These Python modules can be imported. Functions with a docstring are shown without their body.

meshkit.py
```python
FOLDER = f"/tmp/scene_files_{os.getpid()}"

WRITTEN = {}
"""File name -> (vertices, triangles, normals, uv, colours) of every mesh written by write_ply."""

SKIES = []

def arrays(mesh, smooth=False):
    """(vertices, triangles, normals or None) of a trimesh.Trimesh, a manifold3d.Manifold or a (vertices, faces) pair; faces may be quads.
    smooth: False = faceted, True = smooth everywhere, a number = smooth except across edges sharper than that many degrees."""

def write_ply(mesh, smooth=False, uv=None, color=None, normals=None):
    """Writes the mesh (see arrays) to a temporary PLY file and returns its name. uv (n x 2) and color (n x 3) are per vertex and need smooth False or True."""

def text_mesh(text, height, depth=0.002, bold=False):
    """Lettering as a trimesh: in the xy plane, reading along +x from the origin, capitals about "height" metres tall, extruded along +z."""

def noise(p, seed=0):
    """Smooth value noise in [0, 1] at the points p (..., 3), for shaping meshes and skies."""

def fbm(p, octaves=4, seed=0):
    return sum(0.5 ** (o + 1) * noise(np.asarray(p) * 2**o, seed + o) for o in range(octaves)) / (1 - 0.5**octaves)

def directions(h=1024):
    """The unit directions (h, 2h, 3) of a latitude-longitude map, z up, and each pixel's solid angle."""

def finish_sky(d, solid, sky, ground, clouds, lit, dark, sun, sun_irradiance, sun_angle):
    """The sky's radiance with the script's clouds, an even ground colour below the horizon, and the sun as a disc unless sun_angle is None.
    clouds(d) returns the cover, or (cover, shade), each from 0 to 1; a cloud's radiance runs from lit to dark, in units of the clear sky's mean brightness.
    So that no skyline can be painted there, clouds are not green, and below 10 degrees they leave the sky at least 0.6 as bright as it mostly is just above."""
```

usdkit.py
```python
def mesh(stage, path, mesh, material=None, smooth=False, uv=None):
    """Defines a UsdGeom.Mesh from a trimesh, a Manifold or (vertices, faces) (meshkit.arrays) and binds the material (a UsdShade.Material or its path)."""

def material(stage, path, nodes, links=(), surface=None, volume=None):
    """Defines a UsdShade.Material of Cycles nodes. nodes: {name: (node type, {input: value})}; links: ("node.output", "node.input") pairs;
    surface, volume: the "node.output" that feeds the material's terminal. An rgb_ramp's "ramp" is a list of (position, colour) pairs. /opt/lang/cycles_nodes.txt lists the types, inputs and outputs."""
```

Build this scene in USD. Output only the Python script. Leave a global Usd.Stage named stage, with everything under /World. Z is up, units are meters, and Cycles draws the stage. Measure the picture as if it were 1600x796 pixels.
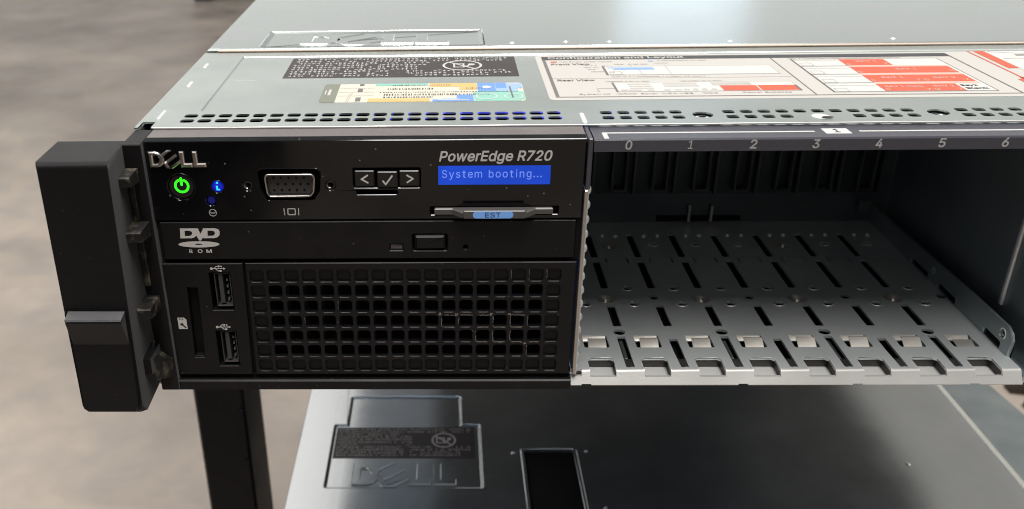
import math, random
import numpy as np
import trimesh
import mapbox_earcut
import manifold3d
from manifold3d import Manifold, CrossSection
from shapely.geometry import Polygon, LineString, Point, box as sbox, MultiPolygon
from shapely.geometry.polygon import orient
from shapely.ops import unary_union
from shapely import affinity
import usdkit, meshkit
from pxr import Usd, UsdGeom, UsdLux, UsdShade, Gf, Sdf

stage = Usd.Stage.CreateInMemory()
UsdGeom.SetStageUpAxis(stage, 'Z')
UsdGeom.SetStageMetersPerUnit(stage, 1.0)
UsdGeom.Xform.Define(stage, '/World')
UsdGeom.Scope.Define(stage, '/World/Looks')
random.seed(7)
RNG = np.random.default_rng(7)
MM = 0.001

# ------------------------------------------------------------------ camera, lamps, exposure
# all lengths in the model are millimetres, written to the stage in metres
cam = UsdGeom.Camera.Define(stage, '/World/camera')
RIGHT = (0.99968546, 0.02015109, -0.0149301)
FWD = (-0.02477642, 0.88578713, -0.46342991)
UP = (0.00388627, 0.46365406, 0.88600779)
CPOS = (88.22029 * MM, -265.95243 * MM, 173.461103 * MM)
M4 = Gf.Matrix4d(*RIGHT, 0, *UP, 0, *(-c for c in FWD), 0, *CPOS, 1)
cam.AddTransformOp().Set(M4)
cam.CreateHorizontalApertureAttr(36.0)
cam.CreateVerticalApertureAttr(36.0 * 509 / 1024)
cam.CreateFocalLengthAttr(36.0 * 1474.725 / 1600)
cam.CreateHorizontalApertureOffsetAttr(36.0 * (800 - 660.475) / 1600)
cam.CreateVerticalApertureOffsetAttr(36.0 * (463.94 - 398) / 1600)
cam.CreateFStopAttr(22.0)
cam.CreateFocusDistanceAttr(0.300)
cam.CreateClippingRangeAttr((0.02, 1000.0))
cam.CreateExposureAttr(0.0)

AMBIENT = 0.13
dome = UsdLux.DomeLight.Define(stage, '/World/room_ambience')
dome.CreateIntensityAttr(1.0)
dm = usdkit.material(stage, '/World/Looks/room_air', {'b': ('background_shader', {'color': (0.93, 0.97, 1.0), 'strength': AMBIENT})}, [], surface='b.Background')
UsdShade.MaterialBindingAPI.Apply(dome.GetPrim()).Bind(dm)


def lamp(name, pos, size, power, color, aim=None):
    l = UsdLux.RectLight.Define(stage, '/World/' + name)
    l.CreateWidthAttr(size[0]); l.CreateHeightAttr(size[1])
    l.CreateIntensityAttr(power); l.CreateColorAttr(Gf.Vec3f(*color))
    p = np.array(pos, float)
    d = np.array(aim, float) - p if aim is not None else np.array([0, 0, -1.0])
    z = -d / np.linalg.norm(d)
    x = np.cross([0, 1, 0] if abs(z[2]) > .9 else [0, 0, 1], z); x /= np.linalg.norm(x)
    y = np.cross(z, x)
    UsdGeom.Xformable(l).AddTransformOp().Set(Gf.Matrix4d(*x, 0, *y, 0, *z, 0, *p, 1))
    return l

WARM = (1.0, 0.97, 0.93)
# rows of warehouse lamps overhead, two roof panels and a hall-end panel added for lid reflections, and a daylit door
for k, (x, y, p) in enumerate(((0.3, -0.75, 23.0), (-3.6, 0.5, 5.0), (4.4, 0.5, 7.0), (-6.0, 6.0, 3.0), (8.0, 6.0, 3.0))):
    lamp(f'ceiling_lamp_{k:03d}', (x, y, 4.2), (1.2, 4.4), p, WARM)
lamp('added_roof_panel_000', (-3.2, 6.0, 4.3), (5.0, 5.0), 1.5, (1.0, .965, .92))
lamp('added_roof_panel_001', (5.6, 6.0, 4.3), (5.0, 5.0), .33, (1.0, .92, .80))
lamp('hall_end_fill', (0, 30, 4.0), (60, 9), 0.78, (1.0, 1.0, .97), (0, 0, 4.0))
lamp('daylit_door', (6.5, 26, 2.8), (3.4, 5.6), 1.35, (.66, .84, 1.0), (6.5, 0, 2.8))

# ------------------------------------------------------------------ helpers
def thing(name, label, cat, base=(0, 0, 0), group=None, kind=None):
    x = UsdGeom.Xform.Define(stage, '/World/' + name)
    x.AddTranslateOp().Set(Gf.Vec3d(*(b * MM for b in base)))
    p = x.GetPrim()
    p.SetCustomDataByKey('label', label); p.SetCustomDataByKey('category', cat)
    if group: p.SetCustomDataByKey('group', group)
    if kind: p.SetCustomDataByKey('kind', kind)
    return ('/World/' + name, np.array(base, float))

USED = {}
def path_for(parent, name):
    key = (parent, name)
    n = USED.get(key, -1) + 1
    USED[key] = n
    return f'{parent}/{name}' + (f'_{n:03d}' if n else '')

def part(parent, name, mesh, mat, smooth=False, label=None, kind=None):
    """a mesh given in world millimetres becomes a child of parent (path, base)"""
    v, f, _ = meshkit.arrays(mesh)
    v = (np.asarray(v) - parent[1]) * MM
    p = path_for(parent[0], name)
    m = usdkit.mesh(stage, p, (v, f), MAT[mat], smooth=smooth)
    if label: m.GetPrim().SetCustomDataByKey('label', label)
    if kind: m.GetPrim().SetCustomDataByKey('kind', kind)
    return (p, parent[1])

def cat(*ms):
    vs, fs, n = [], [], 0
    for m in ms:
        v, f, _ = meshkit.arrays(m)
        vs.append(v); fs.append(f + n); n += len(v)
    return np.vstack(vs), np.vstack(fs)

def frame(m, kind, at=0.0):
    """front: (u,v,w)->(x, at-w, z)   top: (u,v,w)->(x, y, at+w)   right: (u,v,w)->(at+w, y, z)   left: faces -x"""
    v, f, _ = meshkit.arrays(m)
    u, b, w = v.T
    if kind == 'front': o = np.stack([u, at - w, b], 1)
    elif kind == 'top': o = np.stack([u, b, at + w], 1)
    elif kind == 'right': o = np.stack([at + w, u, b], 1)
    elif kind == 'left': o = np.stack([at - w, u, b], 1); f = f[:, ::-1]
    return o, f

def polys(g):
    if g.is_empty: return []
    if g.geom_type == 'Polygon': return [g]
    return [p for p in getattr(g, 'geoms', []) if p.geom_type == 'Polygon' and p.area > 1e-9]

def ring_offset(p, d):
    a = np.roll(p, 1, 0); b = np.roll(p, -1, 0)
    e1 = p - a; e2 = b - p
    e1 /= np.linalg.norm(e1, axis=1, keepdims=True) + 1e-12
    e2 /= np.linalg.norm(e2, axis=1, keepdims=True) + 1e-12
    n1 = np.stack([-e1[:, 1], e1[:, 0]], 1); n2 = np.stack([-e2[:, 1], e2[:, 0]], 1)
    m = (n1 + n2) / np.maximum(1 + (n1 * n2).sum(1, keepdims=True), 0.35)
    return p + d * m

def slab(poly, depth, bevel=0.0, back=True):
    """a 2D shape as a plate: face at w=0, back at w=-depth, face edges (holes too) chamfered by bevel"""
    out = []
    for g in polys(poly):
        g = orient(g)
        rings = [np.array(r.coords)[:-1, :2] for r in (g.exterior, *g.interiors)]
        ends = np.cumsum([len(r) for r in rings]).astype(np.uint32)
        flat = np.vstack(rings)
        n = len(flat)
        top = np.vstack([ring_offset(r, bevel) for r in rings]) if bevel else flat
        tri = mapbox_earcut.triangulate_float64(flat.astype(np.float64), ends).reshape(-1, 3).astype(int)
        a = flat[tri]; cr = (a[:, 1, 0]-a[:, 0, 0])*(a[:, 2, 1]-a[:, 0, 1])-(a[:, 1, 1]-a[:, 0, 1])*(a[:, 2, 0]-a[:, 0, 0])
        tri[cr < 0] = tri[cr < 0][:, ::-1]
        layers = [np.c_[top, np.zeros(n)]]
        if bevel: layers.append(np.c_[flat, np.full(n, -bevel)])
        layers.append(np.c_[flat, np.full(n, -depth)])
        v = np.vstack(layers); f = [tri]
        for k in range(len(layers) - 1):
            s = 0
            for r in rings:
                i = np.arange(len(r)); j = (i + 1) % len(r)
                A, B = k*n + s + i, k*n + s + j
                C, D = A + n, B + n
                f += [np.stack([A, C, D], 1), np.stack([A, D, B], 1)]
                s += len(r)
        if back: f.append(tri[:, ::-1] + (len(layers)-1) * n)
        out.append((v, np.vstack(f)))
    return cat(*out)

def rr(x0, y0, x1, y1, r=0.0, q=4):
    x0, x1 = min(x0, x1), max(x0, x1); y0, y1 = min(y0, y1), max(y0, y1)
    if r <= 0: return sbox(x0, y0, x1, y1)
    r = min(r, (x1-x0)/2-1e-4, (y1-y0)/2-1e-4)
    return sbox(x0+r, y0+r, x1-r, y1-r).buffer(r, quad_segs=q)

def disc(x, y, r, q=10): return Point(x, y).buffer(r, quad_segs=q)
def line(pts, w, cap=2, join=1): return LineString(pts).buffer(w/2, cap_style=cap, join_style=join, quad_segs=4)
def ring(x, y, r, w, q=12): return disc(x, y, r, q).difference(disc(x, y, r-w, q))

def bx(x0, y0, z0, x1, y1, z1, bevel=0.0):
    """box in world millimetres, optionally with chamfered edges"""
    if bevel <= 0:
        m = trimesh.creation.box((abs(x1-x0), abs(y1-y0), abs(z1-z0)))
        m.apply_translation(((x0+x1)/2, (y0+y1)/2, (z0+z1)/2))
        return m
    pts = []
    b = bevel
    for sx, cx in ((1, min(x0, x1)), (-1, max(x0, x1))):
        for sy, cy in ((1, min(y0, y1)), (-1, max(y0, y1))):
            for sz, cz in ((1, min(z0, z1)), (-1, max(z0, z1))):
                pts += [(cx, cy+sy*b, cz+sz*b), (cx+sx*b, cy, cz+sz*b), (cx+sx*b, cy+sy*b, cz)]
    return trimesh.convex.convex_hull(np.array(pts))

def hull(pts): return trimesh.convex.convex_hull(np.array(pts, float))

def text2d(s, x0, base, width, cap, bold=False, shear=0.0):
    """vertices/faces of lettering in the uv plane as a thin slab with its face at w=0"""
    m = meshkit.text_mesh(s, 10.0, 1.0, bold)
    v = np.array(m.vertices); f = np.array(m.faces)
    sx = width / (v[:, 0].max() - v[:, 0].min())
    sy = cap / 10.0
    u = (v[:, 0] - v[:, 0].min()) * sx; b = v[:, 1] * sy
    return np.stack([x0 + u + shear * b, base + b, (v[:, 2] - 1.0) * 0.05], 1), f

def flat(poly, w=0.0, t=0.04): 
    v, f = slab(poly, t)
    v = v.copy(); v[:, 2] += w + t
    return v, f

def lift(m, w):
    v, f, _ = meshkit.arrays(m); v = v.copy(); v[:, 2] += w
    return v, f

def cyl(p0, p1, r0, r1=None, n=20):
    r1 = r0 if r1 is None else r1
    p0, p1 = np.array(p0, float), np.array(p1, float)
    d = p1 - p0; d /= np.linalg.norm(d)
    a = np.cross(d, [0, 0, 1.0] if abs(d[2]) < .9 else [1.0, 0, 0]); a /= np.linalg.norm(a); b = np.cross(d, a)
    t = np.arange(n) * 2*np.pi/n
    c = np.cos(t)[:, None]*a + np.sin(t)[:, None]*b
    v = np.vstack([p0 + r0*c, p1 + r1*c, p0, p1])
    i = np.arange(n); j = (i+1) % n
    f = np.vstack([np.stack([i, j, n+j], 1), np.stack([i, n+j, n+i], 1), np.stack([np.full(n, 2*n), j, i], 1), np.stack([np.full(n, 2*n+1), n+i, n+j], 1)])
    return v, f

def dome_bump(x, y, z, r, h, axis='z', n=24, m=6, s=1):
    """a low round bump (or, h<0, a dip) on a plane"""
    t = np.arange(n)*2*np.pi/n
    v, f = [], []
    for k in range(m+1):
        q = k/m
        rad = r*(1-q); hh = h*(0.5-0.5*math.cos(math.pi*q))
        if k == m: v.append([[0, 0, h]])
        else: v.append(np.stack([rad*np.cos(t), rad*np.sin(t), np.full(n, hh)], 1))
    v = np.vstack(v)
    i = np.arange(n); j = (i+1) % n
    for k in range(m-1):
        f += [np.stack([k*n+i, k*n+j, (k+1)*n+j], 1), np.stack([k*n+i, (k+1)*n+j, (k+1)*n+i], 1)]
    f.append(np.stack([(m-1)*n+i, (m-1)*n+j, np.full(n, m*n)], 1))
    f = np.vstack(f)
    return np.c_[v[:, 0]+x, v[:, 1]+y, v[:, 2]+z], f

def dent(outer, drop, slope):
    """sloped wall from the outline at w=0 down to the outline inset by slope at w=-drop, and the sunk floor"""
    out = []
    for g in polys(outer):
        g = orient(g)
        a = np.array(g.exterior.coords)[:-1, :2]; b = ring_offset(a, slope)
        c = ring_offset(a, slope*.25); d = ring_offset(a, slope*.75)
        n = len(a)
        v = np.vstack([np.c_[a, np.zeros(n)], np.c_[c, np.full(n, -drop*.12)], np.c_[d, np.full(n, -drop*.88)], np.c_[b, np.full(n, -drop)]])
        i = np.arange(n); j = (i+1) % n; f = []
        for k in range(3):
            f += [np.stack([k*n+i, k*n+j, (k+1)*n+j], 1), np.stack([k*n+i, (k+1)*n+j, (k+1)*n+i], 1)]
        tri = mapbox_earcut.triangulate_float64(b.astype(np.float64), np.array([n], np.uint32)).reshape(-1, 3).astype(int)
        aa = b[tri]; cr = (aa[:, 1, 0]-aa[:, 0, 0])*(aa[:, 2, 1]-aa[:, 0, 1])-(aa[:, 1, 1]-aa[:, 0, 1])*(aa[:, 2, 0]-aa[:, 0, 0])
        tri[cr < 0] = tri[cr < 0][:, ::-1]
        f.append(tri + 3*n)
        out.append((v, np.vstack(f)))
    return cat(*out)

def logo(x0, y0, w, h):
    """the slanted-E emblem: D, tilted E, L, L as one joined set of outlines in a box"""
    def P(pts): return Polygon([(x0 + a/16.7*w, y0 + b/5.6*h) for a, b in pts])
    cv = [(4.35 - 1.9*(1-math.cos(t)) , 2.65 + 2.1*math.sin(t)) for t in np.linspace(1.45, -1.45, 9)]
    d_out = P([(0, .45), (0, 5.2), (2.2, 5.2), (3.3, 4.85), (4.1, 4.1), (4.45, 3.3), (4.45, 2.4), (4.1, 1.55), (3.3, .8), (2.2, .45)])
    d_in = P([(1.25, 1.55), (1.25, 4.1), (2.0, 4.1), (2.7, 3.75), (3.1, 3.1), (3.1, 2.5), (2.7, 1.9), (2.0, 1.55)])
    a = math.radians(35); ca, sa = math.cos(a), math.sin(a)
    def rot(pts, cx, cy): return P([(cx + p*ca - q*sa, cy + p*sa + q*ca) for p, q in pts])
    cx, cy = 6.55, 2.85
    e = [rot([(-2.35, 1.55), (-2.35, 2.4), (1.9, 2.4), (1.9, 1.55)], cx-.35, cy+.35), rot([(-1.9, -.38), (-1.9, .46), (2.1, .46), (2.1, -.38)], cx, cy+.05), rot([(-2.35, -2.25), (-2.35, -1.4), (2.35, -1.4), (2.35, -2.25)], cx+.25, cy-.05), rot([(-2.9, -2.25), (-2.9, 2.4), (-1.85, 2.4), (-1.85, -2.25)], cx, cy)]
    l1 = P([(9.1, .45), (9.1, 5.2), (10.45, 5.2), (10.45, 1.65), (12.7, 1.65), (12.7, .45)])
    l2 = P([(12.95, .45), (12.95, 5.2), (14.3, 5.2), (14.3, 1.65), (16.7, 1.65), (16.7, .45)])
    return d_out.difference(d_in), unary_union(e).intersection(P([(4.0, 0), (9.3, 0), (9.3, 5.6), (4.0, 5.6)])), l1, l2

# ------------------------------------------------------------------ materials
MAT = {}
def mat(name, nodes, links, surface='p.BSDF'):
    MAT[name] = usdkit.material(stage, '/World/Looks/' + name, nodes, links, surface=surface)

def plain(name, color, rough=.5, metal=0.0, spec=.5, coat=0.0, emit=None, estr=0.0):
    d = {'base_color': color, 'roughness': rough, 'metallic': metal, 'specular_ior_level': spec, 'coat_weight': coat, 'coat_roughness': .05}
    if emit: d.update(emission_color=emit, emission_strength=estr)
    mat(name, {'p': ('principled_bsdf', d)}, [])

def steel(name, color, rough, stretch=(6, 600, 6), bump=.04, metal=1.0, spot=.03):
    """galvanised sheet: metal with faint brushing, slightly cloudy gloss and small marks"""
    mat(name, {
        'g': ('geometry', {}),
        'm': ('mapping', {'scale': stretch}),
        'n1': ('noise_texture', {'scale': 1.0, 'detail': 3.0}),
        'n2': ('noise_texture', {'scale': 30.0, 'detail': 6.0}),
        'n3': ('noise_texture', {'scale': 1500.0, 'detail': 2.0}),
        'r': ('map_range', {'from_min': .3, 'from_max': .7, 'to_min': rough-.015, 'to_max': rough+.02}),
        'c': ('rgb_ramp', {'ramp': [(0.3, tuple(max(0, x-spot) for x in color)), (0.7, tuple(min(1, x+spot*.5) for x in color))]}),
        'b': ('bump', {'strength': bump, 'distance': .0002}),
        'a': ('math', {'math_type': 'add'}),
        'p': ('principled_bsdf', {'metallic': metal, 'specular_ior_level': .5}),
    }, [('g.position', 'm.vector'), ('m.vector', 'n1.vector'), ('g.position', 'n2.vector'), ('g.position', 'n3.vector'), ('n2.fac', 'r.value'), ('n2.fac', 'c.fac'),
        ('n1.fac', 'a.value1'), ('n3.fac', 'a.value2'), ('a.value', 'b.height'), ('b.normal', 'p.normal'), ('r.result', 'p.roughness'), ('c.color', 'p.base_color')])

def plastic(name, color, rough, grain=2500.0, bump=.25, dust=.02, dust_scale=60.0, spec=.5, dust_col=(.16, .14, .12), sheen=0.0, speck=.30):
    """moulded black plastic with fine grain and a little dust"""
    mat(name, {
        'g': ('geometry', {}),
        'n': ('noise_texture', {'scale': grain, 'detail': 2.0}),
        'q': ('noise_texture', {'scale': 38.0, 'detail': 5.0, 'distortion': .8}),
        'qr': ('map_range', {'from_min': .35, 'from_max': .75, 'to_min': rough, 'to_max': rough+.09, 'clamp': True}),
        'd': ('noise_texture', {'scale': dust_scale, 'detail': 8.0, 'roughness': .7}),
        'dr': ('map_range', {'from_min': .5, 'from_max': .8, 'to_min': 0.0, 'to_max': dust}),
        'v': ('voronoi_texture', {'scale': 620.0, 'randomness': 1.0}),
        'vr': ('map_range', {'from_min': .20, 'from_max': .08, 'to_min': 0.0, 'to_max': 1.0, 'clamp': True}),
        'vs': ('separate_color', {}),
        'vt': ('math', {'math_type': 'greater_than', 'value2': .94}),
        'vm': ('math', {'math_type': 'multiply'}),
        'ad': ('math', {'math_type': 'add', 'use_clamp': True}),
        'vk': ('math', {'math_type': 'multiply', 'value2': speck}),
        'x': ('mix', {'color1': color, 'color2': dust_col}),
        'b': ('bump', {'strength': bump, 'distance': .00012}),
        'p': ('principled_bsdf', {'specular_ior_level': spec, 'sheen_weight': sheen, 'sheen_roughness': .35}),
    }, [('g.position', 'n.vector'), ('g.position', 'd.vector'), ('g.position', 'v.vector'), ('g.position', 'q.vector'), ('q.fac', 'qr.value'), ('qr.result', 'p.roughness'), ('d.fac', 'dr.value'), ('v.distance', 'vr.value'), ('v.color', 'vs.color'), ('vs.r', 'vt.value1'),
        ('vt.value', 'vm.value1'), ('vr.result', 'vm.value2'), ('vm.value', 'vk.value1'), ('dr.result', 'ad.value1'), ('vk.value', 'ad.value2'), ('ad.value', 'x.fac'), ('n.fac', 'b.height'), ('b.normal', 'p.normal'), ('x.color', 'p.base_color')])

steel('lid_steel', (.585, .63, .605), .33, (4, 350, 4), .03, .85)
steel('base_steel', (.44, .54, .68), .22, metal=1.0)
steel('shaded_wall_steel', (.36, .405, .425), .42, (5, 300, 5), .08, .85, .05)  # same galvanised sheet as the cage, bay shade put into a darker base
steel('lit_rolled_steel', (.66, .655, .60), .45, metal=.15)  # lighter than the lid: lamp reflection on the rolled edge painted into the base
steel('edge_steel', (.51, .505, .485), .42, (60, 300, 5), .12, .45, .07)
steel('rear_steel', (.60, .635, .615), .24, (4, 350, 4), .02, .92)
steel('cage_steel', (.64, .675, .68), .42, (5, 300, 5), .12, .65, .06)
steel('lip_steel', (.74, .735, .715), .45, (5, 300, 5), .03, .5)
steel('lower_steel', (.535, .555, .565), .17, (300, 5, 5), .06, .9, .04)
steel('dark_steel', (.16, .18, .18), .5, (40, 40, 40), .05, .5)
steel('tab_steel', (.80, .76, .70), .30, (20, 600, 20), .02, .8)
steel('backplane_steel', (.10, .108, .115), .5, metal=.5)
steel('shade_steel', (.055, .052, .05), .45, metal=.5)  # shade behind the tray windows put into a dark base
plastic('gloss_black', (.0035, .0034, .004), .06, 300.0, .02, .010, 35.0, .5, (.20, .18, .17), speck=1.0)
plastic('bezel_top', (.12, .108, .105), .26, 900.0, .06, .5, 40.0, dust_col=(.19, .17, .16))  # real dust, with the ceiling reflection painted in as a lighter base
plastic('satin_black', (.0062, .0058, .0065), .38, 2600.0, .22, .03, 50.0, .22, speck=.6)
plastic('ear_black', (.0048, .0044, .005), .42, 2200.0, .8, .015, 60.0, .2, sheen=.24)
plastic('latch_grain_sheen', (.085, .084, .09), .34, 1100.0, 1.6, .02, 60.0, .8)  # grain, with the overhead reflection on the lip top put into the base
plastic('dusty_black', (.009, .008, .008), .55, 1800.0, .4, 1.1, 190.0, .35, dust_col=(.20, .17, .125))
plastic('bar_black', (.055, .055, .068), .24, 2200.0, .35, .02, 60.0)  # blue-grey base carries the painted sheen of reflected hall light
plastic('post_black', (.003, .003, .0035), .36, 500.0, .12, .02, 30.0, .15)
plain('bench_top', (.020, .023, .030), .3, spec=.5)
plain('void_black', (.003, .003, .003), .7, spec=.2)
plain('rubber_black', (.045, .046, .050), .40)
plain('vent_black', (.0045, .0043, .0045), .45, spec=.22)
plain('warm_reflection', (.50, .40, .33), .5, .2)
plain('chrome', (.62, .58, .55), .24, 1.0)
plain('nickel', (.50, .47, .45), .3, 1.0)
plain('port_black', (.05, .045, .045), .4, spec=.3)
plain('thread_steel', (.50, .46, .42), .35, 1.0)
plain('print_white', (.47, .465, .455), .6)
plain('print_grey', (.42, .41, .40), .6)
plain('print_silver', (.56, .54, .52), .5)
plain('button_black', (.012, .011, .011), .3, spec=.4)
plain('lens_grey', (.10, .085, .09), .4)
plain('power_glow', (.02, .2, .01), .5, emit=(.03, 1.0, .012), estr=1.25)
plain('info_glow', (.01, .05, .2), .5, emit=(.02, .42, 1.0), estr=1.8)
plain('info_lens', (.005, .01, .08), .3, emit=(.0, .016, 1.0), estr=.42)
plain('led_blue', (.005, .01, .08), .3, emit=(.0, .012, 1.0), estr=.06)
mat('lcd_blue', {'g': ('geometry', {}), 'n': ('noise_texture', {'scale': 60.0, 'detail': 1.0}), 'w': ('wave_texture', {'scale': 450.0, 'bands_direction': 'x'}),
    'r': ('map_range', {'from_min': .3, 'from_max': .7, 'to_min': .86, 'to_max': 1.10}), 'e': ('map_range', {'to_min': .96, 'to_max': 1.04}), 'm': ('math', {'math_type': 'multiply'}),
    'p': ('principled_bsdf', {'base_color': (0, .005, .04), 'roughness': .15, 'specular_ior_level': .3, 'emission_color': (.010, .062, .58)})},
    [('g.position', 'n.vector'), ('g.position', 'w.vector'), ('n.fac', 'r.value'), ('w.fac', 'e.value'), ('r.result', 'm.value1'), ('e.result', 'm.value2'), ('m.value', 'p.emission_strength')])
plain('lcd_text', (.1, .15, .5), .3, emit=(.13, .22, .66), estr=.95)
plain('backlight', (.1, .1, .3), .5, emit=(.02, .04, 1.0), estr=9.0)
plain('tag_blue', (.20, .44, .95), .35)
plain('tag_ink', (.006, .015, .09), .5)
plain('tag_grey', (.075, .07, .068), .36)
plain('label_black', (.030, .024, .024), .42)
plain('label_print', (.41, .395, .39), .6)
plain('label_white', (.415, .40, .375), .5)
plain('label_panel', (.49, .485, .46), .5)
plain('label_dark', (.045, .045, .048), .5)
plain('label_line', (.13, .12, .115), .5)
plain('label_faint', (.36, .34, .32), .5)
plain('label_red', (.47, .085, .045), .5)
plain('label_band', (.50, .33, .28), .5)
plain('label_blue', (.16, .28, .52), .5)
plain('coa_cream', (.50, .47, .40), .45)
plain('coa_yellow', (.52, .36, .14), .45)
plain('coa_teal', (.20, .42, .35), .45)
plain('coa_blue', (.12, .24, .52), .45)
plain('coa_pale', (.25, .36, .54), .45)
plain('coa_green', (.16, .17, .135), .4)
plain('coa_ink', (.07, .065, .06), .5)
plain('pcb', (.018, .026, .028), .45)
plain('boot_brown', (.035, .022, .016), .7)
plain('mat_blue', (.02, .025, .04), .7)

mat('concrete', {
    'g': ('geometry', {}),
    'n1': ('noise_texture', {'scale': 1.9, 'detail': 6.0, 'roughness': .54}),
    'n2': ('noise_texture', {'scale': 7.0, 'detail': 8.0, 'roughness': .6, 'distortion': .6}),
    'n3': ('noise_texture', {'scale': 60.0, 'detail': 6.0}),
    'c1': ('rgb_ramp', {'ramp': [(.32, (.200, .176, .156)), (.5, (.290, .254, .222)), (.68, (.375, .328, .284))]}),
    'c2': ('rgb_ramp', {'ramp': [(.36, (.86, .86, .875)), (.62, (1.04, 1.02, 1.0))]}),
    'x': ('mix_color', {'blend_type': 'multiply', 'fac': 1.0}) if False else ('vector_math', {'math_type': 'multiply'}),
    'r': ('map_range', {'from_min': .3, 'from_max': .7, 'to_min': .35, 'to_max': .6}),
    'b': ('bump', {'strength': .15, 'distance': .002}),
    'p': ('principled_bsdf', {'specular_ior_level': .4}),
}, [('g.position', 'n1.vector'), ('g.position', 'n2.vector'), ('g.position', 'n3.vector'), ('n1.fac', 'c1.fac'), ('n2.fac', 'c2.fac'), ('c1.color', 'x.vector1'), ('c2.color', 'x.vector2'),
    ('x.vector', 'p.base_color'), ('n2.fac', 'r.value'), ('r.result', 'p.roughness'), ('n3.fac', 'b.height'), ('b.normal', 'p.normal')])

plastic('grille_black', (.0062, .0058, .0065), .40, 2600.0, .22, .05, 45.0, .25, speck=.6)
plain('scuff', (.20, .17, .155), .6)
plain('faint_scuff_glint', (.12, .10, .095), .6)

# ------------------------------------------------------------------ setting
FLOOR = -850.0
v = np.array([(-40000, -30000, FLOOR), (40000, -30000, FLOOR), (40000, 50000, FLOOR), (-40000, 50000, FLOOR)], float) * MM
fl = usdkit.mesh(stage, '/World/floor', (v, np.array([[0, 1, 2], [0, 2, 3]])), MAT['concrete'])
for k, s in (('label', 'worn tan concrete floor, out of focus behind the server'), ('category', 'floor'), ('kind', 'structure')):
    fl.GetPrim().SetCustomDataByKey(k, s)

# ------------------------------------------------------------------ the workbench that carries both machines
bench = thing('steel_workbench', 'black square steel leg of the bench beneath the server', 'workbench', (220, 560, FLOOR))
def leg(x, y): return bx(x, y, FLOOR, x+39.5, y+60, -34, 2.0)
part(bench, 'leg', leg(-110.3, 350), 'post_black')
part(bench, 'leg', leg(430, 720), 'post_black')
part(bench, 'leg', leg(430, 900), 'post_black')
part(bench, 'top', bx(76, 348, -34, 490, 962, -0.5, 3), 'bench_top')
part(bench, 'side_rail', bx(-110.3, 410.5, -74, -71, 960, -34.2, 2), 'post_black')
part(bench, 'crossbar', bx(-70.8, 922, -74, 490, 960, -34.2, 2), 'post_black')
part(bench, 'shelf', bx(-30, 60, -392, 500, 900, -380, 2), 'post_black')
part(bench, 'crossbar', bx(119.5, 905, -420, 520, 935, -392, 2), 'post_black')
part(bench, 'crossbar', bx(-71, 360, -420, 520, 400, -392, 2), 'post_black')
part(bench, 'bolt', cyl((-74, 349.6, -250), (-74, 347.5, -250), 2.2, 1.8, 12), 'post_black', 40)
part(bench, 'bolt', cyl((-74, 349.6, -300), (-74, 347.5, -300), 2.2, 1.8, 12), 'post_black', 40)

# machine under the lower one, set askew so its edge shows on the right
under = thing('grey_equipment_case', 'dark grey metal case lying askew under the lower server', 'equipment case', (320, 500, -380))
c = bx(-440/2, -330, -380, 440/2, 330, -281, 2)
c.apply_transform(trimesh.transformations.rotation_matrix(math.radians(7.0), (0, 0, 1)))
c.apply_translation((338, 445, 0))
part(under, 'casing', c, 'dark_steel')

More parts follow.
